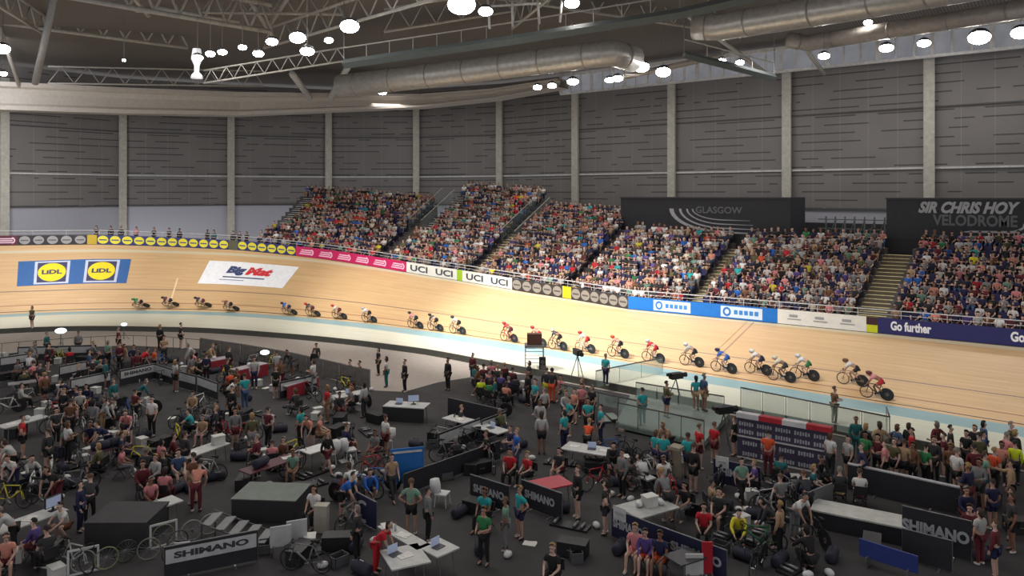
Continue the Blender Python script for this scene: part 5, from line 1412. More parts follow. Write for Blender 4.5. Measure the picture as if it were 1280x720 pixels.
def panel(px, py, w, h, ang, label, col, name='display_panel'):
    c = G(px, py, FZ); t = thing(name, label, 'panel', c, math.radians(ang)); mb = MB(); mb.box((0, 0, h / 2 + .25), (w, 0.05, h)); link('panel', mb.mesh('panel', M('panel_%d_%d_%d' % col, col, 0.5)), t)
    for s in (-1, 1): mb = MB(); mb.box((s * w * .35, 0, 0.15), (0.04, 0.36, 0.3)); link('foot', mb.mesh('foot', ALU), t)
    return t
panel(351, 693, 0.62, 0.62, 62, 'first of two square white panels by the beige carton', (190, 190, 192)); panel(371, 685, 0.62, 0.62, 62, 'second square white panel, beside the beige carton', (190, 190, 192))
t = panel(509, 612, 1.25, 1.3, 56, 'bright blue sponsor banner leaning behind the two grey-topped people', (28, 104, 176))
mb = MB(); mb.box((0, -0.04, 1.42), (1.1, 0.02, 0.07)); link('white_line', mb.mesh('l', WB), t)
panel(884, 728, 0.3, 0.9, 40, 'red end of a red and white flag board at the bottom edge', (176, 24, 40)); panel(868, 730, 0.5, 0.6, 40, 'white end of a red and white flag board at the bottom edge', (190, 190, 190))
panel(228, 712, 0.42, 0.55, 55, 'small white card board at the end of the dark barrier', (200, 200, 202))
panel(1110, 716, 1.6, 0.5, -5, 'blue striped board at the bottom edge below the podium', (44, 60, 130))
for px, py, l in ((553, 632, 'white moulded chair behind the two grey-topped people'), (438, 575, 'white draped chair beside the bright white table'), (412, 580, 'white chair at the bright white table'), (482, 563, 'white chair with a pile of shirts behind the blue banner'), (810, 612, 'white chair among the parked bikes')):
    c = G(px, py, FZ); t = thing('white_chair', l, 'chair', c, rngp.uniform(0, 6)); m_ = M('chair_white_plastic', (205, 205, 205), 0.5)
    mb = MB(); mb.box((0, 0, .44), (.46, .44, .05)); link('seat', mb.mesh('seat', m_), t); mb = MB(); mb.tube([(0, -.22, .44), (0, -.27, .65), (0, -.3, .9)], [.16, .2, .17], 10); link('backrest', mb.mesh('back', m_, True), t)
    for sx in (-1, 1):
        for sy in (-1, 1): mb = MB(); mb.tube([(sx * .19, sy * .18, .44), (sx * .22, sy * .22, 0)], .02, 6); link('leg', mb.mesh('leg', m_), t)

# ---- tiered rack of grey trays, wheels and parked bicycles
c = G(296, 680, FZ); t = thing('tiered_rack', 'stepped rack of grey trays beside the wheels', 'rack', c, math.radians(128))
for k in range(5):
    mb = MB(); mb.box((0, -0.9 + k * .42, .25 + .13 * k), (1.0, .3, .05)); link('tray', mb.mesh('tray', M('tray_grey', (120, 120, 122), 0.5)), t)
mb = MB(); 
for s in (-1, 1): mb.tube([(s * .5, -1.05, .15), (s * .5, .95, .85)], .025, 6); mb.tube([(s * .5, -1.0, .15), (s * .5, -1.0, 0)], .025, 6); mb.tube([(s * .5, .9, .8), (s * .5, .9, 0)], .025, 6)
link('frame', mb.mesh('frame', STEELD), t)
def wheel(px, py, ang, label, frame=False, tyre=(120, 128, 84)):
    c = G(px, py, FZ); t = thing('spare_wheel', label, 'wheel', c, math.radians(ang)); mb = MB(); R = .335
    mb.torus((0, 0, R), (1, 0, 0), R - .02, .02, 28, 6); link('tyre', mb.mesh('tyre', M('tyre_%d' % tyre[0], tyre, .6), True), t)
    mb = MB(); mb.disc((0, 0, R), (1, 0, 0), .045, .1, 12)
    for k in range(16): a = math.pi * k / 8; mb.tube([(0, 0, R), (0, (R - .03) * math.cos(a), R + (R - .03) * math.sin(a))], .005, 4)
    link('spokes', mb.mesh('spokes', ALU), t)
    if frame:
        mb = MB()
        for y0, z0, dy, dz in ((0, .02, .8, .06), (0, .72, .8, .06), (-.38, .37, .06, .7), (.38, .37, .06, .7)): mb.box((.05, y0, z0), (.03, dy, dz))
        link('white_frame', mb.mesh('wf', M('chair_white_plastic', (205, 205, 205), 0.5)), t)
for i, (px, py, f, ty) in enumerate([(104, 716, True, (150, 150, 150)), (133, 712, False, (130, 134, 100)), (157, 703, False, (44, 52, 40)), (186, 700, False, (120, 122, 112)), (204, 682, True, (130, 130, 130)), (222, 690, False, (60, 60, 60)), (240, 676, False, (150, 140, 70)), (262, 668, False, (150, 140, 70)), (216, 704, False, (50, 50, 50)), (238, 703, False, (40, 44, 60))]):
    wheel(px, py, -20 + 8 * (i % 3), ('white framed' if f else ('', 'olive tyred', 'black tyred', 'grey tyred', '', 'dark', 'yellow tyred', 'yellow tyred', 'small dark', 'dark')[i]) + ' spare wheel in the row beside the stepped rack', f, ty)
BK = 0
for px, py, ang, paint, l in [(475, 612, 120, 'blue', 'blue parked bicycle behind the blue-shirted mechanic'), (455, 622, 110, 'blue', 'second blue bicycle beside the blue-shirted mechanic'), (440, 598, 60, 'white', 'white bicycle behind the blue ones'),
        (788, 575, 70, 'charcoal', 'dark bicycle standing on the stand near the steps'), (772, 600, 80, 'grey', 'grey bicycle in the cluster below the steps'), (815, 598, 60, 'pale', 'pale bicycle in the cluster below the steps'), (800, 620, 75, 'charcoal', 'dark bicycle nearest the grey table'), (835, 606, 50, 'white', 'white bicycle beside the white chair'),
        (248, 513, 20, 'white', 'white bicycle on the empty carpet'), (255, 530, 30, 'grey', 'grey bicycle at the edge of the empty carpet'), (118, 530, 120, 'grey', 'grey bicycle in the dense far pits'), (140, 522, 100, 'white', 'white bicycle in the dense far pits'), (105, 545, 80, 'pale', 'pale bicycle behind the maroon covered table'), (130, 512, 60, 'grey', 'grey bicycle nearest the strip barrier'),
        (270, 446, 60, 'pale', 'pale bicycle behind the farthest red and white table'), (315, 470, 80, 'grey', 'grey bicycle by the middle red and white table'), (375, 492, 100, 'pale', 'pale bicycle by the strip barrier before the fence'),
        (60, 520, 70, 'charcoal', 'dark bicycle beside the far white table'), (40, 620, 60, 'white', 'white bicycle behind the white-topped pair'), (440, 558, 60, 'charcoal', 'dark bicycle beside the draped white chair'), (960, 640, 150, 'white', 'white bicycle on the carpet beyond the walking man'),
        (985, 632, 160, 'pale', 'pale bicycle near the grey ramp barrier'), (1000, 700, 20, 'pale', 'pale bicycle near the bottom edge'), (950, 690, 120, 'green', 'green bicycle near the bottom edge'), (1020, 680, 50, 'black', 'black bicycle below the grey ramp barrier'), (590, 560, 110, 'charcoal', 'dark bicycle in the pit behind the long low barrier'), (620, 520, 120, 'charcoal', 'dark bicycle behind the counter barrier')]:
    bicycle(G(px, py, FZ), (0, 0, math.radians(ang)), C[paint], l, disc=(BK % 2 == 0)); BK += 1
for kind, L_ in (('crate', [(30, 600), (300, 560), (330, 690), (540, 560), (720, 700), (900, 690), (1010, 610)]), ('black_case', [(380, 620), (470, 528), (590, 590), (745, 590), (870, 640), (1090, 690), (60, 700), (20, 545), (200, 560), (1150, 660)]),
                 ('kit_bag', [(270, 600), (350, 540), (575, 645), (600, 690), (650, 560), (775, 690), (930, 700), (1040, 700), (90, 610), (180, 548), (310, 500), (1230, 700), (700, 640), (520, 560)]), ('roller', [(90, 585), (330, 520), (560, 560), (960, 610), (700, 580), (240, 500), (370, 510)]),
                 ('helmet', [(60, 575), (465, 590), (480, 592), (665, 575), (935, 640), (995, 612), (1010, 722)])):
    for px, py in L_:
        nm = {'crate': 'grey open crate', 'black_case': 'black flight case', 'kit_bag': 'dark kit bag', 'roller': 'turbo trainer', 'helmet': 'white helmet'}[kind]
        small(kind, G(px, py, FZ), rngp.uniform(0, 6.3), nm + ' lying on the pit carpet')

# ---- apron structures: camera scaffold, speaker, tripod cameras, deck, glass
def tripod(px, py, h, label, z=0.0):
    c = G(px, py, z); t = thing('tripod_camera', label, 'camera', c, rngp.uniform(0, 6))
    mb = MB()
    for k in range(3): a = 2.09 * k; mb.tube([(0, 0, h), (.45 * math.cos(a), .45 * math.sin(a), 0)], .025, 6)
    link('tripod', mb.mesh('tripod', STEELD), t)
    mb = MB(); mb.box((0, 0, h + .16), (.34, .7, .3)); mb.tube([(0, .35, h + .16), (0, .65, h + .16)], [.1, .13], 12); mb.box((0, -.45, h + .25), (.2, .2, .14)); link('camera_body', mb.mesh('cam', M('camera_black', (26, 26, 28), .5)), t)
c = G(668, 460, 0); t = thing('camera_scaffold', 'light scaffold tower on the apron carrying a brown-black box', 'scaffold', c, YAW)
mb = MB()
for x in (-.55, .55):
    for y in (-.55, .55): mb.tube([(x, y, 0), (x, y, 1.35)], .025, 6)
for z in (.45, .9, 1.32):
    for s in (-.55, .55): mb.tube([(-.55, s, z), (.55, s, z)], .02, 5); mb.tube([(s, -.55, z), (s, .55, z)], .02, 5)
link('scaffold_frame', mb.mesh('frame', ALU), t)
mb = MB(); mb.box((0, 0, 1.4), (1.2, 1.2, .08)); link('platform', mb.mesh('pl', STEELD), t)
mb = MB(); mb.box((0, 0, 1.8), (.9, .5, .65)); link('camera_cover', mb.mesh('cover', M('brown_cover', (84, 50, 40), .7)), t)
c = G(678, 462, 0); mb = MB(); mb.box((0, 0, .35), (.4, .4, .8)); t = thing('loudspeaker', 'black loudspeaker standing beside the scaffold tower', 'speaker', c, YAW, me=mb.mesh('speaker', M('camera_black', (26, 26, 28), .5)))
mb = MB(); mb.disc((0, -.205, .5), (0, 1, 0), .13, .02, 18); mb.disc((0, -.205, .2), (0, 1, 0), .15, .02, 18); link('cone', mb.mesh('cone', STEELD), t)
tripod(722, 473, 1.35, 'broadcast camera on a tripod on the apron below the racers'); tripod(845, 500, 1.1, 'camera on a tripod at the rail of the walkway deck'); tripod(905, 560, 1.5, 'dark camera on a tripod in front of the red-topped pair', FZ)
DG = M('walkway_deck_grey_green', (124, 136, 130), .5)
dq = [G(788, 494, 0.02), G(912, 516, 0.02), G(880, 553, 0.02), G(770, 528, 0.02)]
cc = sum(dq, Vector()) / 4
t = thing('walkway_deck', 'grey-green walkway deck bridging from the apron over the pits', 'walkway', (cc.x, cc.y, 0))
mb = MB(); vs = [(p.x - cc.x, p.y - cc.y, z) for z in (-.22, 0.03) for p in dq]; mb.add(vs, [(3, 2, 1, 0), (4, 5, 6, 7), (0, 1, 5, 4), (1, 2, 6, 5), (2, 3, 7, 6), (3, 0, 4, 7)]); link('deck', fix_normals(mb.mesh('deck', DG)), t)
PIL = M('beige_pillar', (150, 138, 122), .7)
for px, py in ((872, 551), (778, 530), (905, 520)):
    p = G(px, py, 0); mb = MB(); mb.box((p.x - cc.x, p.y - cc.y, (FZ - .22) / 2 - .0), (.3, .3, -FZ - .2)); link('pillar', mb.mesh('pillar', PIL), t)
mb = MB(); p0, p1 = dq[3], G(742, 548, FZ)
for k in range(3):
    q = dq[3].lerp(dq[0], .3) - cc + Vector((-.3 - .32 * k, -.25 - .25 * k, 0)); mb.box((q.x, q.y, -.12 - .12 * k), (1.0, .4, .05), math.radians(-40))
link('steps', mb.mesh('steps', DG), t)
mb = MB(); p = G(846, 598, FZ); mb.tube([(0, 0, 0), (0, 0, 1.15)], .18, 10); mb.box((0, 0, 1.2), (.5, .5, .12)); thing('bollard_post', 'beige post between the teal tops and the red tops', 'post', p, me=mb.mesh('post', PIL))
GLASS = M('clear_green_glass', (188, 206, 196), .05, noise=0, alpha=0.28)
def glass(a, b, label, za=0.0, zb=0.0, h=1.1, n=3):
    A, B = G(*a, za), G(*b, zb); t = thing('glass_balustrade', label, 'balustrade', A)
    d = B - A; up = Vector((0, 0, h)); L = d.length
    for k in range(n):
        p, q = d * (k / n + .01), d * ((k + 1) / n - .01); nrm = Vector((-d.y, d.x, 0)).normalized() * .012
        mb = MB(); mb.add([p - nrm, q - nrm, q - nrm + up, p - nrm + up, p + nrm, q + nrm, q + nrm + up, p + nrm + up], [(0, 1, 2, 3), (7, 6, 5, 4), (0, 4, 5, 1), (3, 2, 6, 7), (0, 3, 7, 4), (1, 5, 6, 2)]); link('pane', mb.mesh('pane', GLASS), t)
    mb = MB(); mb.tube([up, d + up], .035, 6); link('handrail', mb.mesh('rail', STEELD, True), t)
    for k in range(n + 1):
        mb = MB(); mb.tube([d * (k / n), d * (k / n) + up], .02, 5); link('post', mb.mesh('post', ALU), t)
glass((926, 512), (1112, 553), 'long glass balustrade along the apron below the bunch', n=6)
glass((700, 494), (800, 517), 'glass balustrade along the curb above the teal team', za=0, zb=0, h=.6, n=4)
glass((745, 484), (828, 466), 'glass balustrade slanting up across the white apron', h=.9)
glass((772, 530), (880, 555), 'glass balustrade along the pit side of the walkway deck', h=1.0, n=4)
glass((795, 497), (905, 516), 'glass balustrade along the track side of the walkway deck', h=.8, n=4)
glass((1112, 553), (1108, 540), 'short return pane ending the long glass balustrade', n=1)

# ---- people of the infield
O = 'on the apron'
P_ = person
P_(40, 410, 'stand', 'olive', 'black', 'on the apron of the bend', face=200, z=0)
P_(43, 396, 'stand', 'black', 'black', 'on the blue band of the bend', face=200, z=0) if False else None
P_(393, 470, 'stand', 'black', 'black', 'behind the grey fence', face=30); P_(439, 478, 'seated', 'black', 'charcoal', 'behind the end of the fence', face=150); P_(451, 480, 'seated', 'maroon', 'black', 'behind the end of the fence', face=150)
P_(473, 469, 'stand', 'black', 'black', 'on the pale boards past the fence', face=160, legs='trousers'); P_(483, 484, 'stand', 'white', 'darkteal', 'on the pale boards past the fence', face=120); P_(506, 490, 'stand', 'black', 'black', 'on the pale boards, arms down', face=160, legs='trousers', h=1.8)
P_(560, 488, 'stand', 'black', 'black', 'beside the curb in white shoes', face=170, legs='trousers', h=1.82); P_(591, 477, 'stand', 'maroon', 'black', 'against the curb above the sitting cluster', face=180)
for i, (px, py, tp) in enumerate([(604, 484, 'maroon'), (614, 480, 'pink'), (622, 486, 'charcoal'), (631, 482, 'maroon'), (640, 488, 'maroon'), (612, 494, 'navy'), (626, 496, 'purple'), (601, 502, 'hivis'), (612, 506, 'green'), (636, 500, 'navy'), (632, 510, 'salmon'), (644, 498, 'charcoal')]):
    P_(px, py, 'seated', tp, 'black', 'in the cluster under the curb', face=rngp.uniform(0, 60))
for a in [(660, 507, 'stand', 'black', 'black', 'behind the first teal top', 160), (669, 520, 'stand', 'teal', 'black', 'apart from the teal team', 160), (683, 502, 'stand', 'charcoal', 'yellow', 'near the curb', 30), (690, 504, 'stand', 'charcoal', 'orange', 'near the curb', 20), (702, 500, 'seated', 'pink', 'black', 'near the curb', 170),
          (675, 548, 'walk', 'pale', 'grey', 'alone on the carpet', 220), (711, 545, 'hips', 'teal', 'black', 'in the teal team', 150), (735, 548, 'hold', 'teal', 'black', 'in the teal team', 200), (751, 555, 'stand', 'teal', 'navy', 'in the teal team', 140), (705, 566, 'stand', 'teal', 'navy', 'in the teal team', 90), (718, 530, 'stand', 'salmon', 'black', 'behind the teal team', 170), (740, 528, 'stand', 'black', 'black', 'behind the teal team', 170),
          (734, 572, 'bend', 'orange', 'black', 'over the paper-covered table', 20), (646, 590, 'stand', 'blue', 'denim', 'behind the red table', 150), (677, 568, 'stand', 'pale', 'black', 'beyond the dark equipment', 30), (638, 604, 'seated', 'red', 'black', 'beside the lettered barrier', 200), (661, 606, 'seated', 'red', 'black', 'beside the red-topped table', 170),
          (722, 648, 'stand', 'black', 'black', 'beside the red-topped table', 150), (757, 668, 'hips', 'black', 'charcoal', 'beside the navy barrier card', 110), (650, 673, 'hips', 'teal', 'navy', 'before the lettered barriers', 160), (632, 688, 'stand', 'sage', 'grey', 'talking to the teal-topped one', 120), (605, 706, 'hold', 'green', 'black', 'holding white papers', 190),
          (607, 660, 'seated', 'teal', 'black', 'behind the green-topped one', 190), (514, 668, 'hips', 'sage', 'black', 'seen from behind by the blue banner', 30), (535, 676, 'stand', 'grey', 'black', 'beside the grey-green one', 330), (427, 650, 'bend', 'blue', 'black', 'working on the blue bicycles', 300), (460, 625, 'crouch', 'blue', 'navy', 'among the blue bicycles', 250),
          (394, 655, 'seated', 'white', 'black', 'behind the two white panels', 200), (470, 716, 'bend', 'red', 'red', 'at the square white table', 300), (692, 738, 'seated', 'black', 'black', 'at the bottom edge on the carpet', 190),
          (807, 712, 'seated', 'purple', 'orange', 'in front of the long navy barrier', 200), (826, 716, 'seated', 'navy', 'orange', 'in front of the long navy barrier', 190), (795, 708, 'seated', 'pink', 'pink', 'in front of the long navy barrier', 190),
          (880, 680, 'seated', 'red', 'black', 'behind the long navy barrier', 200), (857, 648, 'seated', 'black', 'grey', 'beyond the grey table', 170), (835, 652, 'bend', 'grey', 'charcoal', 'beside the grey table', 60), (778, 622, 'stand', 'grey', 'black', 'among the parked bikes', 160), (795, 612, 'crouch', 'charcoal', 'grey', 'among the parked bikes', 100), (765, 600, 'bend', 'charcoal', 'black', 'among the parked bikes', 220),
          (829, 596, 'stand', 'teal', 'navy', 'left of the beige post', 30), (820, 590, 'stand', 'teal', 'navy', 'left of the beige post', 350), (860, 598, 'stand', 'teal', 'navy', 'right of the beige post', 10), (874, 586, 'stand', 'red', 'maroon', 'under the walkway deck edge', 330), (893, 580, 'stand', 'red', 'maroon', 'under the walkway deck edge', 350), (918, 570, 'stand', 'black', 'black', 'at the end of the banner wall', 90),
          (960, 596, 'stand', 'orange', 'maroon', 'before the banner wall', 10), (927, 632, 'walk', 'sage', 'black', 'on the open carpet by the low barrier', 230), (945, 618, 'seated', 'purple', 'black', 'by the white card', 120), (924, 680, 'crouch', 'yellow', 'black', 'near the long navy barrier', 200), (968, 684, 'bend', 'charcoal', 'black', 'near the bottom edge', 120), (993, 674, 'bend', 'white', 'grey', 'over the pale bicycle', 250),
          (1038, 598, 'stand', 'white', 'charcoal', 'at the end of the banner wall', 340), (1060, 600, 'stand', 'pale', 'black', 'leaning by the crowd', 150), (1082, 596, 'stand', 'green', 'black', 'in the waiting crowd', 170), (1097, 598, 'hold', 'maroon', 'black', 'in the waiting crowd', 180), (1070, 573, 'stand', 'darkteal', 'darkteal', 'in front of the glass balustrade', 200), (1136, 580, 'stand', 'black', 'black', 'at the curb behind the crowd', 340),
          (1075, 634, 'seated', 'white', 'maroon', 'in front of the long crowd barrier', 20), (1050, 630, 'seated', 'charcoal', 'tan', 'in front of the long crowd barrier', 20), (1196, 622, 'stand', 'white', 'black', 'in the waiting crowd', 330), (1180, 596, 'point', 'maroon', 'black', 'in the waiting crowd', 90), (1208, 592, 'stand', 'black', 'black', 'at the curb behind the crowd', 160), (1224, 600, 'hold', 'olive', 'black', 'in the waiting crowd', 40),
          (1231, 624, 'stand', 'sage', 'darkteal', 'in the waiting crowd', 310), (1243, 618, 'stand', 'orange', 'black', 'in the waiting crowd', 330), (1269, 606, 'stand', 'hivis', 'black', 'at the curb', 0), (1157, 612, 'stand', 'green', 'black', 'in the waiting crowd', 330), (1130, 608, 'stand', 'tan', 'black', 'in the waiting crowd', 350), (1141, 610, 'stand', 'brown', 'black', 'in the waiting crowd', 170),
          (1118, 606, 'stand', 'olive', 'black', 'in the waiting crowd', 150), (1106, 608, 'stand', 'pink', 'black', 'in the waiting crowd', 100), (1168, 604, 'stand', 'charcoal', 'black', 'in the waiting crowd', 160), (1210, 645, 'hold', 'navy', 'maroon', 'past the end of the crowd barrier', 60), (1241, 662, 'stand', 'navy', 'navy', 'past the end of the crowd barrier', 40), (1264, 640, 'point', 'tan', 'black', 'past the end of the crowd barrier', 90),
          (1225, 706, 'stand', 'pale', 'maroon', 'beside the large lettered barrier', 60), (1244, 724, 'stand', 'maroon', 'navy', 'beside the large lettered barrier', 80), (1265, 690, 'stand', 'charcoal', 'black', 'at the edge past the lettered barrier', 120), (1252, 606, 'stand', 'salmon', 'black', 'in the waiting crowd', 170), (1188, 610, 'stand', 'brown', 'black', 'in the waiting crowd', 190), (1218, 618, 'stand', 'maroon', 'charcoal', 'in the waiting crowd', 20)]:
    P_(*a[:6], face=a[6])
for a in [(757, 482, 'stand', 'teal', 'navy', 'on the apron behind the tripod camera', 0), (803, 532, 'stand', 'teal', 'darkteal', 'on the walkway deck', 60), (833, 522, 'hold', 'olive', 'navy', 'on the walkway deck', 330), (870, 513, 'stand', 'teal', 'tan', 'on the walkway deck', 40), (880, 514, 'stand', 'denim', 'tan', 'on the walkway deck', 330), (1043, 530, 'hold', 'brown', 'olive', 'on the apron behind the long balustrade', 320)]:
    P_(*a[:6], face=a[6], z=0.05 if a[0] in (803, 833, 870, 880) else 0.0)
# far-side and left-hand pits
for a in [(172, 474, 'stand', 'maroon', 'black', 'behind the far strip barriers'), (176, 470, 'bend', 'red', 'black', 'behind the far strip barriers'), (193, 470, 'stand', 'orange', 'black', 'behind the far strip barriers'), (219, 490, 'stand', 'pale', 'black', 'at the corner of the empty carpet'), (284, 512, 'bend', 'white', 'black', 'beside the teal one'), (306, 512, 'stand', 'teal', 'denim', 'beside the white one'), (288, 492, 'seated', 'orange', 'brown', 'on the orange seating'), (297, 488, 'seated', 'brown', 'tan', 'on the orange seating'),
          (28, 574, 'hips', 'red', 'black', 'in front of the far white table'), (19, 600, 'bend', 'pale', 'black', 'in front of the red one'), (18, 616, 'bend', 'white', 'navy', 'over the white bicycle'), (36, 608, 'crouch', 'pale', 'navy', 'beside the white bicycle'), (190, 546, 'stand', 'white', 'black', 'at the corner of the carpet'), (160, 556, 'bend', 'pink', 'navy', 'beside the maroon covered table'), (376, 560, 'stand', 'teal', 'black', 'in the middle pits'), (389, 562, 'bend', 'salmon', 'black', 'beside the teal one in the middle pits'), (398, 556, 'seated', 'salmon', 'tan', 'beside the bright white table'),
          (245, 640, 'bend', 'salmon', 'maroon', 'at the edge of the sitting group'), (178, 622, 'seated', 'maroon', 'black', 'in the sitting group'), (196, 610, 'seated', 'pale', 'black', 'in the sitting group'), (205, 632, 'seated', 'pink', 'maroon', 'in the sitting group'), (188, 640, 'seated', 'pink', 'maroon', 'in the sitting group'), (222, 606, 'seated', 'denim', 'grey', 'in the sitting group'), (200, 590, 'seated', 'pink', 'black', 'in the sitting group'), (215, 584, 'seated', 'maroon', 'black', 'in the sitting group'),
          (18, 694, 'bend', 'pale', 'black', 'at the long white table'), (45, 700, 'seated', 'purple', 'maroon', 'at the long white table'), (82, 672, 'crouch', 'white', 'brown', 'beside the end of the long white table'), (60, 716, 'seated', 'charcoal', 'black', 'at the bottom edge below the long table'), (8, 720, 'seated', 'salmon', 'maroon', 'at the bottom edge below the long table'), (112, 655, 'bend', 'charcoal', 'black', 'beside the dark box unit'), (100, 665, 'stand', 'navy', 'navy', 'beside the dark box unit'),
          (315, 570, 'stand', 'olive', 'grey', 'behind the dark red table'), (335, 560, 'stand', 'maroon', 'black', 'behind the dark red table'), (340, 590, 'seated', 'pink', 'maroon', 'at the dark red table'), (356, 584, 'seated', 'brown', 'black', 'at the dark red table'), (482, 570, 'stand', 'white', 'maroon', 'beside the pile of shirts'), (470, 575, 'seated', 'grey', 'maroon', 'beside the pile of shirts'), (455, 522, 'stand', 'pale', 'charcoal', 'beside the table at the fence end'), (440, 515, 'seated', 'grey', 'black', 'beside the table at the fence end'), (370, 520, 'seated', 'charcoal', 'grey', 'before the grey fence'), (345, 498, 'stand', 'black', 'black', 'before the grey fence'), (318, 486, 'stand', 'pale', 'navy', 'before the grey fence'), (258, 478, 'stand', 'navy', 'black', 'before the farthest red and white table'), (240, 466, 'seated', 'pink', 'black', 'before the farthest red and white table'),
          (62, 456, 'seated', 'maroon', 'black', 'by the farthest strip barrier'), (40, 462, 'seated', 'grey', 'black', 'by the farthest strip barrier'), (115, 452, 'seated', 'grey', 'charcoal', 'by the farthest strip barrier'), (98, 446, 'stand', 'grey', 'black', 'by the farthest strip barrier'), (135, 460, 'stand', 'sage', 'black', 'by the farthest strip barrier'), (150, 464, 'stand', 'maroon', 'black', 'by the farthest strip barrier'), (148, 442, 'stand', 'maroon', 'black', 'at the thin rail fence'), (200, 438, 'stand', 'black', 'black', 'at the thin rail fence'), (226, 436, 'stand', 'charcoal', 'black', 'at the thin rail fence'), (118, 480, 'stand', 'darkteal', 'black', 'among the far pits'), (132, 486, 'stand', 'darkteal', 'charcoal', 'among the far pits'), (100, 484, 'seated', 'black', 'grey', 'among the far pits'), (50, 494, 'stand', 'charcoal', 'black', 'among the far pits'), (30, 490, 'seated', 'olive', 'black', 'among the far pits'), (56, 508, 'stand', 'brown', 'black', 'among the far pits'), (25, 512, 'seated', 'pale', 'black', 'among the far pits'),
          (80, 530, 'stand', 'black', 'black', 'among the dense far pits'), (88, 548, 'stand', 'brown', 'black', 'among the dense far pits'), (70, 558, 'stand', 'charcoal', 'black', 'among the dense far pits'), (60, 590, 'stand', 'charcoal', 'charcoal', 'beside the dark barrier of the near pits'), (115, 560, 'crouch', 'navy', 'maroon', 'at the maroon covered table'), (135, 574, 'bend', 'navy', 'navy', 'at the maroon covered table'), (150, 580, 'seated', 'navy', 'navy', 'at the maroon covered table'), (125, 596, 'seated', 'olive', 'black', 'below the maroon covered table'), (100, 520, 'seated', 'pale', 'black', 'among the parked bikes of the far pits'), (142, 536, 'bend', 'pale', 'charcoal', 'among the parked bikes of the far pits'), (270, 556, 'stand', 'charcoal', 'charcoal', 'behind the lone white table'), (255, 545, 'seated', 'grey', 'black', 'behind the lone white table'), (300, 540, 'seated', 'charcoal', 'grey', 'behind the lone white table'), (290, 530, 'stand', 'black', 'black', 'behind the lone white table'),
          (575, 540, 'seated', 'charcoal', 'black', 'in the pit behind the dark counter'), (610, 580, 'seated', 'black', 'black', 'in the pit before the strip barriers'), (570, 585, 'seated', 'charcoal', 'charcoal', 'in the pit before the strip barriers'), (700, 600, 'seated', 'charcoal', 'maroon', 'beyond the red-topped table'), (900, 660, 'seated', 'charcoal', 'black', 'in the dark pit before the podium'), (1000, 640, 'seated', 'navy', 'black', 'in the dark pit before the podium'), (975, 612, 'seated', 'darkteal', 'navy', 'in the dark pit before the podium'), (1010, 650, 'bend', 'charcoal', 'black', 'in the dark pit before the podium'), (1015, 625, 'seated', 'darkteal', 'navy', 'in the dark pit before the podium')]:
    P_(*a)

# ---- the dense mass of people, bikes and kit between the tables
rz_ = random.Random(3)
OCC = [t.matrix_basis.translation.to_2d() for t in THINGS if t.name.split('.')[0] in ('person', 'trestle_table', 'dark_cabin', 'work_counter', 'folding_chair', 'track_bicycle', 'podium')]
CABS = [G(160, 672, FZ).to_2d(), G(340, 642, FZ).to_2d(), G(1073, 650, FZ).to_2d(), G(1073, 690, FZ).to_2d()]
def free(px, py, d):
    c = G(px, py, FZ).to_2d()
    if any((c - q).length < d for q in OCC) or any((c - q).length < 1.9 for q in CABS): return False
    OCC.append(c); return True
ZN = [('by the rail at the far end', (0, 447, 150, 468), 8, 3, 8), ('behind the far corner barriers', (120, 452, 245, 480), 9, 4, 8), ('between the red-edged tables', (240, 458, 400, 492), 12, 6, 12), ('among the far benches', (0, 468, 130, 520), 12, 5, 16),
      ('in the dense bike park', (70, 505, 185, 560), 8, 9, 14), ('around the navy kit pile', (60, 555, 180, 600), 7, 3, 12), ('by the near end of the fence', (385, 488, 470, 545), 7, 4, 10), ('in the pits beyond the lone table', (215, 520, 345, 560), 7, 5, 12),
      ('in the aisle left of the sitting group', (0, 580, 110, 640), 4, 3, 10), ('around the sitting group', (165, 575, 262, 650), 7, 1, 10), ('beside the middle counter', (290, 560, 440, 625), 8, 3, 14), ('along the bottom edge by the wheels', (0, 690, 100, 722), 2, 1, 8),
      ('behind the square white table', (370, 660, 470, 722), 2, 2, 9), ('near the blue banner', (430, 590, 500, 640), 3, 3, 8), ('in the fenced middle pit', (540, 535, 640, 600), 4, 3, 12), ('below the curb cluster', (590, 478, 665, 515), 9, 0, 4),
      ('behind the teal team', (680, 498, 770, 530), 6, 0, 3), ('in the clutter below the steps', (745, 570, 850, 630), 5, 5, 14), ('beyond the navy barriers', (840, 610, 960, 690), 3, 1, 12), ('in the dark pit before the podium', (940, 600, 1040, 660), 4, 3, 12),
      ('in the near pit below the podium', (930, 670, 1100, 722), 4, 4, 12), ('in the packed waiting crowd', (1060, 578, 1270, 618), 22, 0, 0), ('past the lettered barrier', (1205, 620, 1280, 700), 6, 0, 2), ('on the open middle carpet', (560, 640, 760, 720), 1, 0, 5)]
DARKC = [('black', 10), ('charcoal', 7), ('grey', 6), ('pale', 5), ('white', 4), ('navy', 5), ('maroon', 4), ('pink', 3), ('salmon', 2), ('denim', 2), ('darkteal', 2), ('olive', 3), ('brown', 3), ('red', 1), ('teal', 1), ('tan', 3), ('sage', 1)]
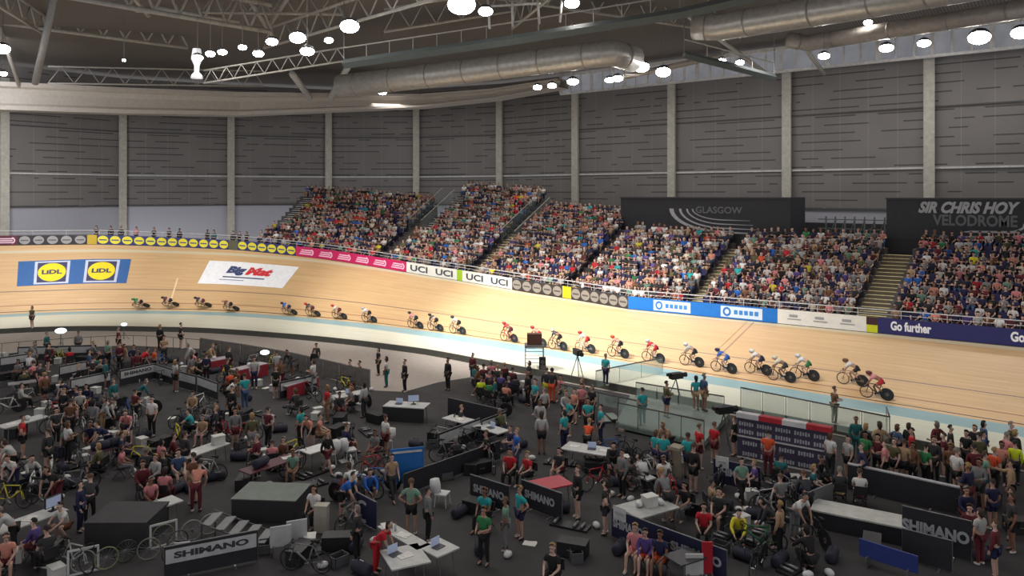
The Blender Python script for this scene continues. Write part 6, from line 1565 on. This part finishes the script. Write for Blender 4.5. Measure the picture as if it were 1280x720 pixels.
for zn, (x0, y0, x1, y1), npp, nbk, nsm in ZN:
    for _ in range(int(npp * 0.7)):
        for tr in range(8):
            px, py = rz_.uniform(x0, x1), rz_.uniform(y0, y1)
            if free(px, py, 0.55):
                tp = rz_.choices([a for a, _ in DARKC], [b for _, b in DARKC])[0]
                person(px, py, rz_.choices(['stand', 'seated', 'bend', 'hips', 'hold', 'crouch', 'walk', 'seated_low'], [5, 4, 2, 1.5, 2, 1, 1, 1])[0] if 'crowd' not in zn else rz_.choice(['stand', 'hold', 'hips', 'stand']), tp, rz_.choice(['black', 'black', 'charcoal', 'navy', 'maroon', 'tan', 'grey']), zn); break
    for _ in range(nbk):
        for tr in range(8):
            px, py = rz_.uniform(x0, x1), rz_.uniform(y0, y1)
            if free(px, py, 0.7):
                pc = rz_.choice(['white', 'pale', 'charcoal', 'grey', 'black', 'red', 'yellow', 'blue'])
                bicycle(G(px, py, FZ), (0, 0, rz_.uniform(0, 6.3)), C[pc], f"{CN.get(pc, pc)} parked bicycle {zn}", disc=rz_.random() < .3); break
    for _ in range(int(nsm * 1.25)):
        for tr in range(5):
            px, py = rz_.uniform(x0, x1), rz_.uniform(y0, y1)
            if free(px, py, 0.4):
                kd = rz_.choices(['papers', 'white_box', 'helmet', 'black_case', 'kit_bag', 'crate', 'bottle', 'roller'], [1, 4, 4, 3, 4, 3, 2, 1])[0]
                nm = {'crate': 'grey open crate', 'black_case': 'black flight case', 'kit_bag': 'dark kit bag', 'roller': 'turbo trainer', 'helmet': 'white helmet', 'papers': 'sheets of paper', 'white_box': 'white storage box', 'bottle': 'drinks bottle'}[kd]
                small(kd, G(px, py, FZ), rz_.uniform(0, 6.3), nm + ' on the carpet ' + zn); break
# ---------------------------------------------------------------- one label for one thing
ORD = 'first second third fourth fifth sixth seventh eighth ninth tenth eleventh twelfth thirteenth fourteenth fifteenth sixteenth seventeenth eighteenth nineteenth twentieth'.split()
bpy.context.view_layer.update()
by = {}
for t in THINGS:
    t['label'] = ' '.join(str(t['label']).split())
    by.setdefault(t['label'], []).append(t)
for lab, ts in by.items():
    if len(ts) < 2: continue
    if len({x.get('group') or x.name for x in ts}) == 1 and ts[0].get('group'): continue
    ts.sort(key=lambda x: PX(x.matrix_world.translation)[0])
    n = len(ts)
    for i, x in enumerate(ts):
        w = ('leftmost' if i == 0 else 'rightmost' if i == n - 1 else ORD[i] + ' from left' if i < 20 else 'near right end')
        x['label'] = lab + ', ' + w if len(lab.replace('-', ' ').split()) <= 13 else lab.replace(' on the ', ' on ').replace(' of the ', ' of ') + ', ' + w
